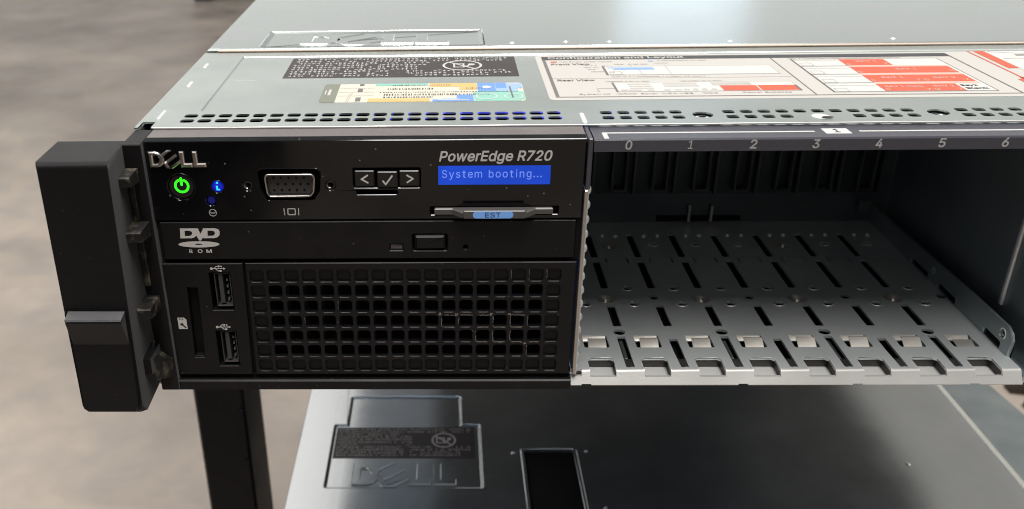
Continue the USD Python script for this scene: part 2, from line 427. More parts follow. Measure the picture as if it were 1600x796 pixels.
# ------------------------------------------------------------------ lower server
LZ = -190.0
low = thing('lower_server', 'lower grey metal server seen from above beneath the black front panel', 'server', (215, 360, -280))
outl = Polygon([(14.2, 181.5), (14.2, 247), (22.6, 247), (22.6, 279.8), (98.4, 279.8), (98.4, 247), (110.4, 247), (110.4, 181.5)]).buffer(-1.5).buffer(1.5, quad_segs=3)
hole = rr(135.6, 120, 169.3, 220.9, 2.2)
lid2 = rr(-6.6, 18, 428.6, 700, .1)
lidm = slab(lid2.difference(outl).difference(hole), 1.0, .35)
part(low, 'lid', frame(cat(lidm, dent(outl, .9, 1.7)), 'top', LZ), 'lower_steel', 35)
part(low, 'side_wall', bx(435.0, 18, -280, 436.2, 700, LZ-8.1, .0), 'lower_steel')
part(low, 'side_wall', bx(-6.6, 18, -280, -5.4, 700, LZ-1.1, .3), 'lower_steel')
part(low, 'base', bx(-5.4, 18, -280, 435, 700, -279, 0), 'lower_steel')
part(low, 'front', bx(-5.3, 18.2, -278.9, 419, 30, LZ-1.2, 0), 'satin_black')
part(low, 'rolled_edge', cyl((428.4, 18, LZ-8.05), (428.4, 700, LZ-8.05), 8.0, 8.0, 48), 'lit_rolled_steel', 40)
part(low, 'latch_cover', frame(slab(rr(136.6, 121, 168.2, 219.9, 1.6), .8, .2), 'top', LZ-2.2), 'void_black')
part(low, 'latch_rim', frame(slab(hole.buffer(.9).difference(rr(136.7, 121, 168.1, 219.8, 1.6)), 1.6, .45), 'top', LZ+.45), 'lower_steel', 40)
for g in logo(30.5, 183, 63.5, 24):
    part(low, 'embossed_letter', frame(slab(g, 1.2, .55), 'top', LZ+.25), 'lower_steel', 25)
for x, y in ((130, 215.5), (175.8, 217), (180, 163), (371, 205)):
    part(low, 'rivet', frame(dome_bump(x, y, 0, 1.7, .6), 'top', LZ), 'lower_steel', 60)
lab = part(low, 'safety_label', frame(flat(rr(16.3, 211.5, 106.2, 244.6, .4), 0, .08), 'top', LZ-.9), 'label_black', label='black warning label with rows of tiny grey print on the lower lid')

def glyph_rows(rows, h, w, gap, rng, fill=.86):
    """rows of unreadable tiny print: every character is two or three strokes"""
    out = []
    for (y, xa, xb) in rows:
        x = xa
        while x + w < xb:
            if rng.random() < fill:
                for k in range(rng.integers(2, 4)):
                    if rng.random() < .5:
                        a = x + rng.random()*(w*.7); out.append(sbox(a, y, a + w*.22, y+h*(.6+.4*rng.random())))
                    else:
                        b = y + rng.random()*h*.8; out.append(sbox(x, b, x+w*(.6+.4*rng.random()), b+h*.2))
            x += w + gap
    return out

def quads(boxes, z):
    b = np.array([g.bounds for g in boxes])
    n = len(b)
    v = np.stack([np.c_[b[:, 0], b[:, 1]], np.c_[b[:, 2], b[:, 1]], np.c_[b[:, 2], b[:, 3]], np.c_[b[:, 0], b[:, 3]]], 1).reshape(-1, 2)
    z_ = z + np.repeat(np.arange(n) % 7, 4)*.003
    i = np.arange(n)*4
    return np.c_[v, z_], np.vstack([np.stack([i, i+1, i+2], 1), np.stack([i, i+2, i+3], 1)])

rws = []
for k in range(11):
    y = 241.6 - k*2.75
    if k == 0: rws.append((y, 18, 105))
    elif k == 1: rws.append((y, 18, 104))
    elif k < 6: rws.append((y, 18 , 66 if k > 2 else 58)); 
    elif k == 6: rws += [(y, 18, 32), (y, 62, 68)]
    elif k == 7: rws += [(y, 18, 60), (y, 64, 80), (y, 94, 104)]
    else: rws += [(y, 18, 61), (y, 65, 104 if k < 9 else 98)]
part(lab, 'print', frame(quads(glyph_rows(rws, 1.9, 1.25, .35, RNG), 0), 'top', LZ-.9+.1), 'label_print', kind='stuff')
sym = unary_union([ring(86.3, 230.6, 7.8, 1.0), rr(81.5, 227.5, 87, 233.5).difference(rr(82.3, 228.3, 86.2, 232.7)), line([(81, 235), (91, 226)], .9), line([(87, 227.6), (91, 233)], .8), disc(89.8, 232, 1.3)])
part(lab, 'symbol', frame(flat(sym, 0, .03), 'top', LZ-.9+.09), 'label_print')

# ------------------------------------------------------------------ the server in front
srv = thing('rack_server', 'black and grey rack server with lit blue display and empty drive bay', 'server', (215, 330, 0))
LID = 86.8

# --- front section of the lid
vents = []
for k in range(22):
    x = 7.85 + k*5.443
    vents += [rr(x-2.1, 21.9, x+2.1, 25.4, 1.1), rr(x-2.2, 16.6, x+2.0, 20.1, 1.1)]
def pair(x, back=True, front=True):
    if back: vents.append(rr(x-1.75, 21.8, x+1.95, 25.2, 1.0))
    if front: vents.append(rr(x-1.8, 16.4, x+1.9, 19.8, 1.0))
for k in range(5): pair(138.3 + k*5.4)
for k in range(11): pair(176.3 + k*5.5, True, k < 4 or k > 6)
for k in range(8): pair(247.8 + k*5.5)
bigs = [disc(167.8, 20.4, 3.1), disc(239.9, 20.9, 3.2)]
notch = Polygon([(-5.9, 11.0), (-5.9, 17.7), (-1.9, 17.7), (-1.9, 11.0)])
edge = Polygon([(-7, 11.9), (440, 11.9), (440, 109.0), (-7, 109.0)])
nick = [rr(18+.0, 11, 19.2, 12.15), rr(42, 11, 43.4, 12.2), rr(196, 11, 197.4, 12.3)]
panel_dent = rr(9.4, 28.9, 432, 102.4, 1.0)
front_lid = edge.difference(unary_union(vents + bigs + [notch] + nick)).difference(panel_dent)
lid = part(srv, 'lid_front', frame(cat(slab(front_lid, .5, 0), dent(panel_dent, .35, .55)), 'top', LID), 'lid_steel', 30)
part(lid, 'corner_tab', bx(-7, 12.0, LID-2.6, -1.7, 13.3, LID-1.5, .3), 'lid_steel')
part(lid, 'corner_tab', bx(-7, 12.0, LID-2.6, -6.2, 17.7, LID-.9, .2), 'lid_steel')
for x0, y0, x1, y1 in ((-2.5, 20.6, -1.5, 29.6), (130.0, 13.4, 131.4, 22.9)):
    part(lid, 'lance_rib', frame(cat(slab(rr(x0, y0, x1, y1, .4), .5, .25), ), 'top', LID+.28), 'lip_steel')
for x, y in ((-1.8, 62.0), (-2.0, 88.5)):
    part(lid, 'stamped_mark', frame(slab(rr(x-.7, y-3, x+.7, y+3, .4), .5, .3), 'top', LID+.25), 'lip_steel')
part(lid, 'front_edge', bx(-1.6, 11.72, LID-.5, 439, 11.96, LID-.02, .08), 'lip_steel')  # bead in lighter steel added for the highlight along the lid edge
part(lid, 'scratch', frame(flat(line([(10.5, 69), (16, 67.4), (21, 66.9)], .28), 0, .02), 'top', LID-.34), 'print_white')
part(lid, 'recessed_screw', frame(dome_bump(203.0, 17.8, 0, 2.7, .5), 'top', LID), 'lip_steel', 60)
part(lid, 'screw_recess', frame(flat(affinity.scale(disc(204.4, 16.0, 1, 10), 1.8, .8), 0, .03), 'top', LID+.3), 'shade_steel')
part(lid, 'recessed_screw', frame(ring(167.8, 20.4, 3.0, .6) and slab(ring(167.8, 20.4, 3.05, .8), 1.0, .3), 'top', LID-1.1), 'cage_steel', 30)
part(lid, 'recessed_screw', frame(slab(ring(239.9, 20.9, 3.15, .8), 1.0, .3), 'top', LID-1.1), 'cage_steel', 30)

# --- rear section of the lid
RZ = LID + 1.1
dell_dent = rr(14.2, 113.8, 103.6, 141.6, 1.2)
rear_outline = Polygon([(-6.6, 111.0), (-2.2, 111.0), (-2.2, 110.2), (438, 110.2), (438, 690), (-6.6, 690)])
rl = part(srv, 'lid_rear', frame(cat(slab(rear_outline.difference(dell_dent), 1.6, .75), dent(dell_dent, .5, 2.0)), 'top', RZ), 'rear_steel', 35)
part(rl, 'edge_reflection', bx(-2.0, 109.25, LID+.02, 438, 110.2, RZ-.16, .3), 'warm_reflection')  # warm reflection on the rear lid edge painted as a beige strip
for g in logo(29.3, 117.5, 60.5, 20.5):
    part(rl, 'embossed_letter', frame(slab(g, .8, .28), 'top', RZ-.5+.28), 'rear_steel', 25)
for x, y in ((115, 116.2), (136.5, 117.3), (153.8, 116.6), (201.3, 115.2), (265.8, 116.9)):
    part(rl, 'rivet', frame(dome_bump(x, y, 0, 1.1, .55), 'top', RZ), 'lip_steel', 60)

# --- chassis
part(srv, 'side_wall', bx(-6.9, 12.2, 0, -5.9, 690, LID-1.1), 'lid_steel')
part(srv, 'side_wall', bx(435.9, 12.2, 0, 436.9, 690, LID-1.1), 'lid_steel')
part(srv, 'base', bx(-6.9, 9, -.35, 436.9, 690, .45), 'base_steel')
part(srv, 'rear_panel', bx(-5.9, 688, .5, 435.8, 689.8, LID-1.2), 'cage_steel')
part(srv, 'inner_partition', bx(-5.8, 150, .5, 435.8, 151.2, LID-1.2), 'dark_steel')
part(srv, 'module_cover', bx(-4, 30, 62, 128, 120, 79, 1), 'void_black')

# --- control panel (glossy)
PT, PB = 86.2, 61.0
cut = [rr(60.6, 71.3, 80.7, 77.5, .4), rr(61.3, 69.15, 73.7, 70.45, .4), disc(28.65, 72.1, 1.55), disc(53.6, 72.1, 1.55), rr(83.5, 62.4, 122.3, 65.0, .3), disc(8.5, 72.0, 4.25), disc(19.5, 72.0, 1.95), disc(17.0, 67.4, 1.55), rr(86.25, 72.35, 119.1, 77.8, .05)]
vga_rec = Polygon([(31.9, 76.2), (33.2, 77.4), (49.8, 77.4), (50.9, 76.2), (50.4, 70.5), (48.4, 67.5), (34.4, 67.4), (32.6, 70.5)]).buffer(-.8).buffer(.8, quad_segs=4)
cut.append(vga_rec)
face = Polygon([(-1.05, PB), (-1.05, PT), (129.5, PT), (129.3, PB)]).difference(unary_union(cut))
pan = part(srv, 'control_panel', frame(slab(face, 4.0, .22), 'front', 0.0), 'gloss_black', 30)
part(srv, 'panel_back', bx(-.9, 4.1, PB, 129.2, 5, PT-.4), 'void_black')
# the sloping top edge of the bezel: dust, plus a base lightened for ceiling reflection
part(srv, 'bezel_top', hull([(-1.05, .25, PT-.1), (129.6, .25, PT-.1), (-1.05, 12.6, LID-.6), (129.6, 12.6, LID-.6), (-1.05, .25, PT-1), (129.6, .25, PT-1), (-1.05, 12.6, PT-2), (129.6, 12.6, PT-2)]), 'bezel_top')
part(srv, 'display_light', bx(90, 17, 79.4, 116, 25, 80.4), 'backlight')

bd = (srv[0], srv[1])
badge_shapes = logo(0.15, 77.95, 16.9, 5.75)
for g in badge_shapes:
    part(srv, 'badge_letter', cat(frame(slab(g, .9, .32), 'front', -.9)), 'chrome', 20)
# power button
pb = part(srv, 'power_button', frame(slab(disc(8.5, 72.0, 4.0, 14), 2, .35), 'front', .35), 'button_black', 35)
part(pb, 'rim', frame(slab(ring(8.5, 72.0, 4.3, .25, 14), .4, .08), 'front', -.02), 'button_black', 35)
arc = [(8.62 + 1.95*math.sin(t), 72.2 + 1.95*math.cos(t)) for t in np.linspace(.45, 2*math.pi-.45, 30)]
part(pb, 'power_symbol', frame(flat(unary_union([line(arc, .75, cap=1), line([(8.62, 72.6), (8.62, 74.55)], .8, cap=1)]), 0, .06), 'front', .35), 'power_glow')
# identification button and small lamp
ib = part(srv, 'info_button', frame(slab(disc(19.5, 72.0, 1.75, 12), 2, .25), 'front', .2), 'info_lens', 35)
part(ib, 'info_symbol', frame(flat(unary_union([disc(19.45, 73.15, .36), line([(19.3, 72.2), (19.3, 71.1)], .62), line([(19.05, 70.98), (20.15, 70.98)], .42)]), 0, .06), 'front', .2), 'info_glow')
part(ib, 'rim', frame(slab(ring(19.5, 72.0, 2.05, .2, 12), .3, .06), 'front', -.02), 'button_black', 35)
part(srv, 'status_lamp', frame(slab(disc(17.0, 67.4, 1.35, 10), 1.2, .2), 'front', .7), 'led_blue', 35)
part(srv, 'status_symbol', frame(flat(unary_union([ring(17.1, 63.55, 1.2, .22), line([(16.2, 63.9), (16.75, 63.35), (17.1, 63.6), (17.45, 63.35), (18.0, 63.9)], .22)]), 0, .03), 'front', 0), 'print_grey')
# video port
vo = Polygon([(33.8, 74.9), (34.6, 76.0), (48.3, 76.0), (49.2, 74.9), (48.6, 70.0), (47.4, 68.6), (35.0, 68.6), (34.2, 70.0)]).buffer(-1.0).buffer(1.0, quad_segs=4)
vp = part(srv, 'video_port', frame(slab(vo.buffer(-.55), 3.0, .1), 'front', 1.2), 'port_black')
part(vp, 'shell', frame(slab(vo.difference(vo.buffer(-.5)), 5.0, .14), 'front', -.6), 'nickel', 35)
part(vp, 'rim', frame(slab(vga_rec.buffer(.28).difference(vga_rec.buffer(-.05)), .35, .14), 'front', -.12), 'gloss_black', 35)
pins = []
for r_, (xa, z) in enumerate(((36.45, 74.25), (37.6, 72.2), (36.4, 70.3))):
    for k in range(5): pins.append(disc(xa + k*2.29, z, .42, 6))
part(vp, 'pin_hole', frame(flat(unary_union(pins), 0, .03), 'front', 1.17), 'void_black', kind='stuff')
for x in (28.65, 53.6):
    part(srv, 'screw_socket', cat(frame(slab(disc(x, 72.1, 1.5, 10).difference(disc(x, 72.1, .85, 10)), 3.0, .35), 'front', .35)), 'thread_steel', 30)
part(srv, 'monitor_symbol', frame(flat(unary_union([line([(39.1, 62.6), (39.0, 64.9)], .3), line([(43.35, 62.6), (43.45, 64.9)], .3), rr(39.95, 62.6, 42.6, 64.9, .5).difference(rr(40.3, 62.95, 42.25, 64.55, .3))]), 0, .03), 'front', 0), 'print_grey')
# three navigation buttons
for (x0, z0, x1, z1, icon, out) in ((60.95, 71.6, 67.0, 76.75, [(65.0, 75.35), (63.05, 74.05), (65.1, 72.85)], .1), (67.75, 71.5, 73.9, 76.55, [(69.4, 73.75), (70.3, 72.55), (72.35, 75.35)], .55), (74.3, 71.7, 80.4, 76.75, [(76.55, 75.35), (78.5, 74.2), (76.6, 72.95)], .25)):
    nb = part(srv, 'navigation_button', frame(slab(rr(x0, z0, x1, z1, .35, 2), 2.5, .34), 'front', -out), 'button_black', 20)
    w = .48
    part(nb, 'arrow' if len(icon) == 3 and icon[0][0] != 69.4 else 'tick', frame(flat(line(icon, w), 0, .03), 'front', -out), 'print_silver')
part(srv, 'button_slot', frame(flat(rr(61.4, 69.2, 73.6, 70.4, .3), 0, .03), 'front', 2.5), 'void_black')
# display
lc = part(srv, 'display', frame(flat(rr(86.0, 72.1, 119.35, 78.05), 0, .05), 'front', .0), 'lcd_blue')
adv = {'S': 2.0, 'y': 1.95, 's': 1.7, 't': 1.65, 'e': 1.9, 'm': 2.6, ' ': 1.3, 'b': 1.95, 'o': 1.95, 'i': 1.1, 'n': 1.95, 'g': 1.95, '.': .95}
wid = {'S': 1.5, 'y': 1.5, 's': 1.25, 't': 1.05, 'e': 1.45, 'm': 2.2, 'b': 1.45, 'o': 1.5, 'i': .36, 'n': 1.35, 'g': 1.4, '.': .42}
xx = 87.0; msgs = []
for ch in 'System booting...':
    if ch != ' ':
        msgs.append(frame(lift(text2d(ch, xx + (adv[ch]-wid[ch])/2 - .1, 74.35, wid[ch], 2.4), .09), 'front', .0))
    xx += adv[ch]*30.2/sum(adv[c_] for c_ in 'System booting...')
part(lc, 'display_text', cat(*msgs), 'lcd_text')
part(srv, 'model_lettering', frame(lift(text2d('PowerEdge R720', 86.3, 79.55, 33.0, 3.0, True, .2), .09), 'front', 0), 'print_silver')
# pull-out information tag
tg = part(srv, 'information_tag', frame(slab(Polygon([(84.8, 5), (84.8, -.9), (90.2, -.9), (93.6, -4.0), (112.0, -4.0), (115.4, -.9), (120.6, -.9), (120.6, 5)]), 1.9, .35), 'top', 64.75), 'tag_grey', 20)
front_tag = slab(rr(93.4, 62.75, 112.2, 65.35, .5), .6, .25)
part(tg, 'grip', frame(front_tag, 'front', -4.35), 'tag_grey', 20)
part(tg, 'blue_label', frame(flat(rr(96.3, 62.95, 108.4, 65.2, 1.1), 0, .04), 'front', -4.35), 'tag_blue')
part(tg, 'lettering', frame(lift(text2d('EST', 100.0, 63.3, 4.6, 1.55), .08), 'front', -4.35), 'tag_ink')
part(srv, 'tag_slot', bx(83.6, 3.0, 62.4, 122.2, 3.4, 65.0), 'void_black')

# --- optical drive
dz0, dz1 = 47.6, 60.4
holes = unary_union([rr(77.9, 50.4, 88.7, 55.9, .5), rr(70.8, 50.5, 74.9, 52.6, .1), disc(94.3, 51.45, .72, 8)])
dd = part(srv, 'disc_drive', frame(slab(rr(0.0, dz0, 128.0, dz1, .3, 2).difference(holes), 3.0, .3), 'front', .2), 'satin_black', 20)
part(dd, 'eject_button', frame(slab(rr(78.5, 50.65, 88.1, 55.55, .5), 2.4, .75), 'front', -.1), 'satin_black', 15)
part(dd, 'activity_light', frame(slab(rr(70.9, 50.6, 74.8, 52.5, .1), 1.5, .25), 'front', .75), 'lens_grey')
part(dd, 'hole_backing', bx(69, 3.3, 49, 96, 3.6, 57), 'void_black')
def dvd_d(x, y): return Polygon([(x, y), (x+.3, y+3.3), (x+4.1, y+3.3), (x+5.1, y+2.9), (x+5.45, y+2.1), (x+5.2, y+1.0), (x+4.6, y+.35), (x+3.6, y)]).difference(Polygon([(x+1.5, y+.75), (x+1.68, y+2.5), (x+3.1, y+2.5), (x+3.85, y+2.2), (x+3.9, y+1.5), (x+3.5, y+.95), (x+2.8, y+.75)]))
dl = unary_union([dvd_d(5.9, 55.0), Polygon([(10.0, 58.3), (11.75, 58.3), (12.35, 56.5), (13.5, 58.3), (15.2, 58.3), (12.2, 54.15), (11.75, 54.15)]), dvd_d(13.0, 55.0)])
part(dd, 'drive_logo', cat(frame(flat(dl, 0, .03), 'front', .2), frame(flat(affinity.scale(disc(11.45, 52.9, 1, 12), 6.4, 1.05).difference(affinity.scale(disc(11.4, 52.9, 1, 10), 1.2, .22)), 0, .03), 'front', .2),
    *[frame(lift(text2d(ch, x, 50.0, w_, 1.15, True), .08), 'front', .2) for ch, x, w_ in (('R', 8.15, 1.0), ('O', 10.8, 1.5), ('M', 13.5, 1.75))]), 'print_silver')
part(srv, 'drive_surround', cat(bx(-1.0, 1.0, 46.2, -.15, 6, 60.9), bx(128.15, .8, 46.9, 129.3, 6, 60.9), bx(-1, 3.6, 46.2, 129.3, 6, 47.5)), 'void_black')

# --- USB and card panel
usbs = [(13.1, 29.6, 20.0, 43.0), (12.9, 8.6, 19.6, 21.8)]
cp_cut = [rr(x0, z0, x1, z1, .3) for x0, z0, x1, z1 in usbs] + [Polygon([(5.6, 37.7), (9.0, 37.7), (8.2, 11.9), (5.0, 11.9)])]
cpn = part(srv, 'port_panel', frame(slab(Polygon([(-2.0, 5.1), (-1.5, 46.3), (24.3, 46.3), (23.6, 5.1)]).difference(unary_union(cp_cut)), 3.0, .25), 'front', .15), 'satin_black', 20)
part(srv, 'card_slot', bx(4.6, 3.2, 11, 9.4, 4, 38.5), 'void_black')
part(srv, 'card_slot_sill', bx(5.05, .5, 11.95, 8.1, 3, 12.4, .1), 'satin_black')
for x0, z0, x1, z1 in usbs:
    up = part(srv, 'usb_port', frame(slab(rr(x0+.1, z0+.1, x1-.1, z1-.1, .2), .5), 'front', 5.5), 'void_black')
    sh = rr(x0+1.5, z0+1.1, x1-.2, z1-.3, .4)
    part(up, 'shell', frame(slab(sh.difference(sh.buffer(-.32)), 5, .08), 'front', .75), 'port_black', 30)
    part(up, 'tongue', bx(x0+2.7, 1.3, z0+2.0, x0+4.1, 5.4, z1-1.0, .1), 'rubber_black')
    cts = [bx(x0+4.9, 2.2, z0+2.6+k*2.3, x0+5.4, 5, z0+3.4+k*2.3) for k in range(4)]
    for q in cts: part(up, 'contact', q, 'dark_steel')
    part(up, 'sill', bx(x0, .2, z0-.85, x1-.2, .6, z0-.4, .1), 'satin_black')
def usb_icon(x, z):
    return unary_union([disc(x+.45, z, .45), line([(x+.4, z), (x+4.3, z)], .24), Polygon([(x+4.2, z+.4), (x+4.9, z), (x+4.2, z-.4)]), line([(x+1.2, z), (x+2.0, z+.8), (x+2.6, z+.8)], .22), disc(x+2.8, z+.8, .32), line([(x+1.7, z), (x+2.5, z-.8), (x+3.1, z-.8)], .22), rr(x+3.0, z-1.12, x+3.6, z-.5), disc(x+3.6, z+.75, .25)])
part(srv, 'usb_symbol', frame(flat(usb_icon(13.9, 44.5), 0, .03), 'front', .15), 'print_silver')
part(srv, 'usb_symbol', frame(flat(usb_icon(13.3, 23.4), 0, .03), 'front', .15), 'print_silver')
card = Polygon([(1.15, 22.7), (1.15, 26.9), (3.3, 26.9), (4.0, 26.2), (4.0, 22.7)]).difference(unary_union([line([(2.1, 24.6), (3.6, 23.1)], .5), ring(2.3, 24.5, .55, .3).difference(rr(1.5, 24.8, 2.3, 25.3))] + [rr(1.6+k*.55, 26.0, 1.85+k*.55, 26.7) for k in range(3)]))
part(srv, 'card_symbol', frame(flat(card, 0, .03), 'front', .15), 'print_silver')

# --- vent grille: 18 x 7 cells, the outer ring of cells blind
cells, blind, thru = [], [], []
for j in range(7):
    for i in range(18):
        x = 28.3 + i*5.52; z = 41.75 - j*5.5
        q = rr(x-2.12, z-2.1, x+2.12, z+2.1, .95, 3)
        cells.append(q)
        (blind if i in (0, 17) or j in (0, 6) else thru).append(q)
gp = Polygon([(24.75, 5.2), (25.1, 46.3), (128.9, 46.3), (128.7, 5.2)])
gr = part(srv, 'vent_grille', frame(slab(gp.difference(unary_union(cells)), 2.0, .22), 'front', .15), 'grille_black', 25)
def scuffs(spec, w_):
    out = []
    for i, j, sides in spec:
        x = 28.3 + i*5.52; z = 41.75 - j*5.5
        r = 2.25
        path = {'b': [(x-r+.5, z-r), (x+r-.6, z-r)], 'l': [(x-r, z-r+.6), (x-r, z+r-.4)], 't': [(x-r, z+r), (x+r, z+r)], 'c': [(x-r, z-r+.7), (x-r+.2, z-r+.2), (x-r+.8, z-r)], 'k': [(x+r+.2, z+r+.1), (x+r+.7, z+r+.6)]}
        for q in sides:
            p = path[q]; n = 7
            pts = np.array([np.interp(np.linspace(0, len(p)-1, n), range(len(p)), [t[k] for t in p]) for k in (0, 1)]).T
            pts = pts + RNG.normal(0, .07, pts.shape)
            for k in range(n-1):
                if RNG.random() < .82: out.append(line([tuple(pts[k]), tuple(pts[k+1])], w_*RNG.uniform(.5, 1.5), cap=1))
            if q == 'k': out += [disc(x+r+.45+RNG.normal(0, .2), z+r+.35+RNG.normal(0, .2), RNG.uniform(.12, .35), 3) for _ in range(5)]
    return unary_union(out).difference(unary_union(cells).buffer(-.02))
part(gr, 'scuff', frame(flat(scuffs([(11, 3, 'lbct'), (12, 3, 'tl'), (13, 3, 'tb'), (14, 3, 'lbc'), (15, 3, 'lbct'), (16, 3, 'l'), (13, 4, 'lc'), (14, 4, 'lbc'), (15, 4, 'lb'), (10, 3, 'k'), (13, 3, 'k'), (11, 3, 'k'), (15, 5, 'k'), (14, 3, 'k')], .16), 0, .02), 'front', .15), 'scuff', kind='stuff')
part(gr, 'faint_scuff_glint', frame(flat(scuffs([(i, 0, 'b') for i in range(1, 18)] + [(i, 6, 'b') for i in (15, 16, 17)] + [(16, 0, 'l'), (17, 0, 'l'), (15, 0, 'l'), (12, 3, 'b'), (13, 4, 'b'), (16, 4, 'b'), (16, 5, 'lb'), (10, 2, 'b'), (12, 2, 'b'), (5, 2, 'l'), (3, 3, 'l'), (17, 3, 'b'), (17, 4, 'b')], .16), 0, .02), 'front', .14), 'faint_scuff_glint', kind='stuff')  # faint wear, plus painted glints where top-row cell bottoms catch light
bp = unary_union([q.buffer(.45) for q in blind])
part(gr, 'blind_cell', frame(slab(bp, .6, 0), 'front', 1.05), 'vent_black')
inner = gp.buffer(-1).difference(unary_union([affinity.translate(q, .15, 2.6) for q in thru] + []))
part(gr, 'inner_mesh', frame(slab(inner, 1.2, .2), 'front', 6.4), 'vent_black', 25)
part(gr, 'backing', bx(24.9, 24, 5, 128.8, 25, 46.4), 'void_black')
part(srv, 'panel_rail', bx(-1.2, 2.6, 46.35, 129.2, 3.4, 47.4), 'void_black')
part(srv, 'panel_gap_post', bx(23.55, 1.8, 5.1, 24.8, 3.2, 46.3), 'void_black')

# --- bottom strip
part(srv, 'bottom_strip', hull([(-2.7, -1.1, 0.05), (129.2, -1.1, 0.05), (-2.7, -1.1, 3.15), (129.2, -1.1, 3.15), (-2.7, -.5, 3.6), (129.2, -.5, 3.6), (-2.7, 6, 3.6), (129.2, 6, 3.6), (-2.7, 8.9, 0.05), (129.2, 8.9, 0.05)]), 'satin_black')
part(srv, 'panel_sill', bx(-2.0, 1.2, 3.65, 129.2, 6, 5.0), 'void_black')

# --- mounting ear on the left with its latch
ear = part(srv, 'rack_ear', hull([(-26.9, 1.6, 86.0), (-6.7, 1.6, 86.0), (-26.7, -16.2, 86.0), (-6.3, -16.2, 86.0), (-26.5, -17.0, 85.82), (-6.25, -17.0, 85.82), (-26.3, -17.65, 85.35), (-6.15, -17.65, 85.35), (-26.1, -18.0, 84.7), (-6.05, -18.0, 84.7), (-26.0, -18.1, 83.9), (-6.0, -18.1, 83.9), (-27.55, -18.1, 5.4), (-27.3, -18.1, 4.0), (-26.2, -18.1, 3.1), (-9.9, -18.1, 3.1), (-8.7, -18.1, 4.0), (-8.35, -18.1, 5.4), (-26.4, -17.2, 2.1), (-9.6, -17.2, 2.1), (-26.9, -14.5, 2.0), (-8.3, -14.5, 1.2), (-28, 1.6, 10), (-8.6, 1.6, 1.2)]), 'ear_black', 28)
part(ear, 'neck', bx(-6.9, -2.3, .6, -1.15, 12.0, 86.1, .25), 'ear_black')
part(ear, 'neck_web', hull([(-8.5, 1.4, .8), (-2.5, 1.4, .8), (-8.5, 6, .8), (-2.5, 6, .8), (-7, -3, 8), (-2.0, -2, 8), (-7, 6, 9), (-2, 6, 9)]), 'ear_black')
def rib(z, y0, x1, hgt=2.6, xl=-7.2):
    return hull([(xl, y0, z), (x1, y0, z), (xl, y0+.4, z+.35), (x1, y0+.6, z+.3), (xl, -1.8, z+.5), (x1+.3, -1.8, z+.5), (xl, y0, z-hgt), (x1, y0, z-hgt), (xl, -1.8, z-hgt-1.2), (x1+.3, -1.8, z-hgt-1.2)])
part(ear, 'catch_rib', rib(78.4, -10.3, -3.3), 'dusty_black', 15)
part(ear, 'catch_rib', rib(61.4, -11.0, -2.3, 2.9), 'dusty_black', 15)
part(ear, 'catch_rib', rib(35.9, -11.8, -2.9, 2.8), 'dusty_black', 15)
part(ear, 'catch_rib', hull([(-8, -12, 18.5), (-5.6, -12, 18.5), (-8, -12, 13), (-5.6, -12, 13), (-8, -2, 19), (-5.2, -2, 19), (-8, -2, 10), (-5.2, -2, 10)]), 'ear_black', 15)
part(ear, 'catch_rib', hull([(-5.6, -9.5, 17.2), (-2.2, -2.4, 13.5), (-5.6, -9.5, 9), (-5.0, -2.3, 15.8), (-1.6, -2.3, 13.2), (-5.0, -2.3, 6), (-2.4, -2.3, 6)]), 'dusty_black', 15)
part(ear, 'side_stiffener', bx(-6.6, -3.4, 40, -4.6, -2.2, 57, .3), 'dusty_black')
part(ear, 'side_stiffener', bx(-6.4, -3.4, 62, -4.6, -2.2, 76, .3), 'dusty_black')
lt = part(ear, 'latch', hull([(-26.3, -18.6, 33.0), (-8.4, -18.6, 33.0), (-26.9, -18.7, 5.2), (-25.9, -18.7, 3.3), (-10.6, -18.7, 3.3), (-9.5, -18.7, 5.2), (-26.3, -17.9, 39), (-8.4, -17.9, 39), (-25.8, -17.0, 2.3), (-10.6, -17.0, 2.3)]), 'ear_black', 20)
part(lt, 'lip', hull([(-25.7, -18.0, 38.9), (-8.5, -18.0, 38.9), (-25.5, -22.0, 37.9), (-8.7, -22.0, 37.9), (-25.5, -22.3, 37.3), (-8.7, -22.3, 37.3), (-25.6, -21.0, 34.0), (-8.7, -21.0, 34.0), (-26.0, -19.2, 30.0), (-8.6, -19.2, 30.0), (-26.1, -18.4, 27.4), (-8.7, -18.4, 27.4)]), 'ear_black', 35)
part(lt, 'lip_top', hull([(-25.75, -17.9, 39.3), (-8.45, -17.9, 39.3), (-25.6, -22.05, 38.45), (-8.6, -22.05, 38.45), (-25.6, -22.35, 37.9), (-8.6, -22.35, 37.9), (-25.7, -18, 38.5), (-8.5, -18, 38.5)]), 'latch_grain_sheen', 15)
for xa, xb in (((-26.5, 38.6), (-26.95, 6.5)), ((-8.2, 38.6), (-9.15, 6.0))):
    part(lt, 'seam', hull([(xa[0]-.22, -18.75, xa[1]), (xa[0]+.22, -18.75, xa[1]), (xb[0]-.22, -18.8, xb[1]), (xb[0]+.22, -18.8, xb[1]), (xa[0], -17.8, xa[1]), (xb[0], -17.8, xb[1])]), 'void_black')
part(ear, 'latch_gap', hull([(-26.7, -18.15, 40.2), (-7.9, -18.15, 40.2), (-26.7, -18.0, 39), (-7.9, -18.0, 39),  (-8.0, -18.22, 39), (-8.3, -18.22, 39)]), 'void_black')

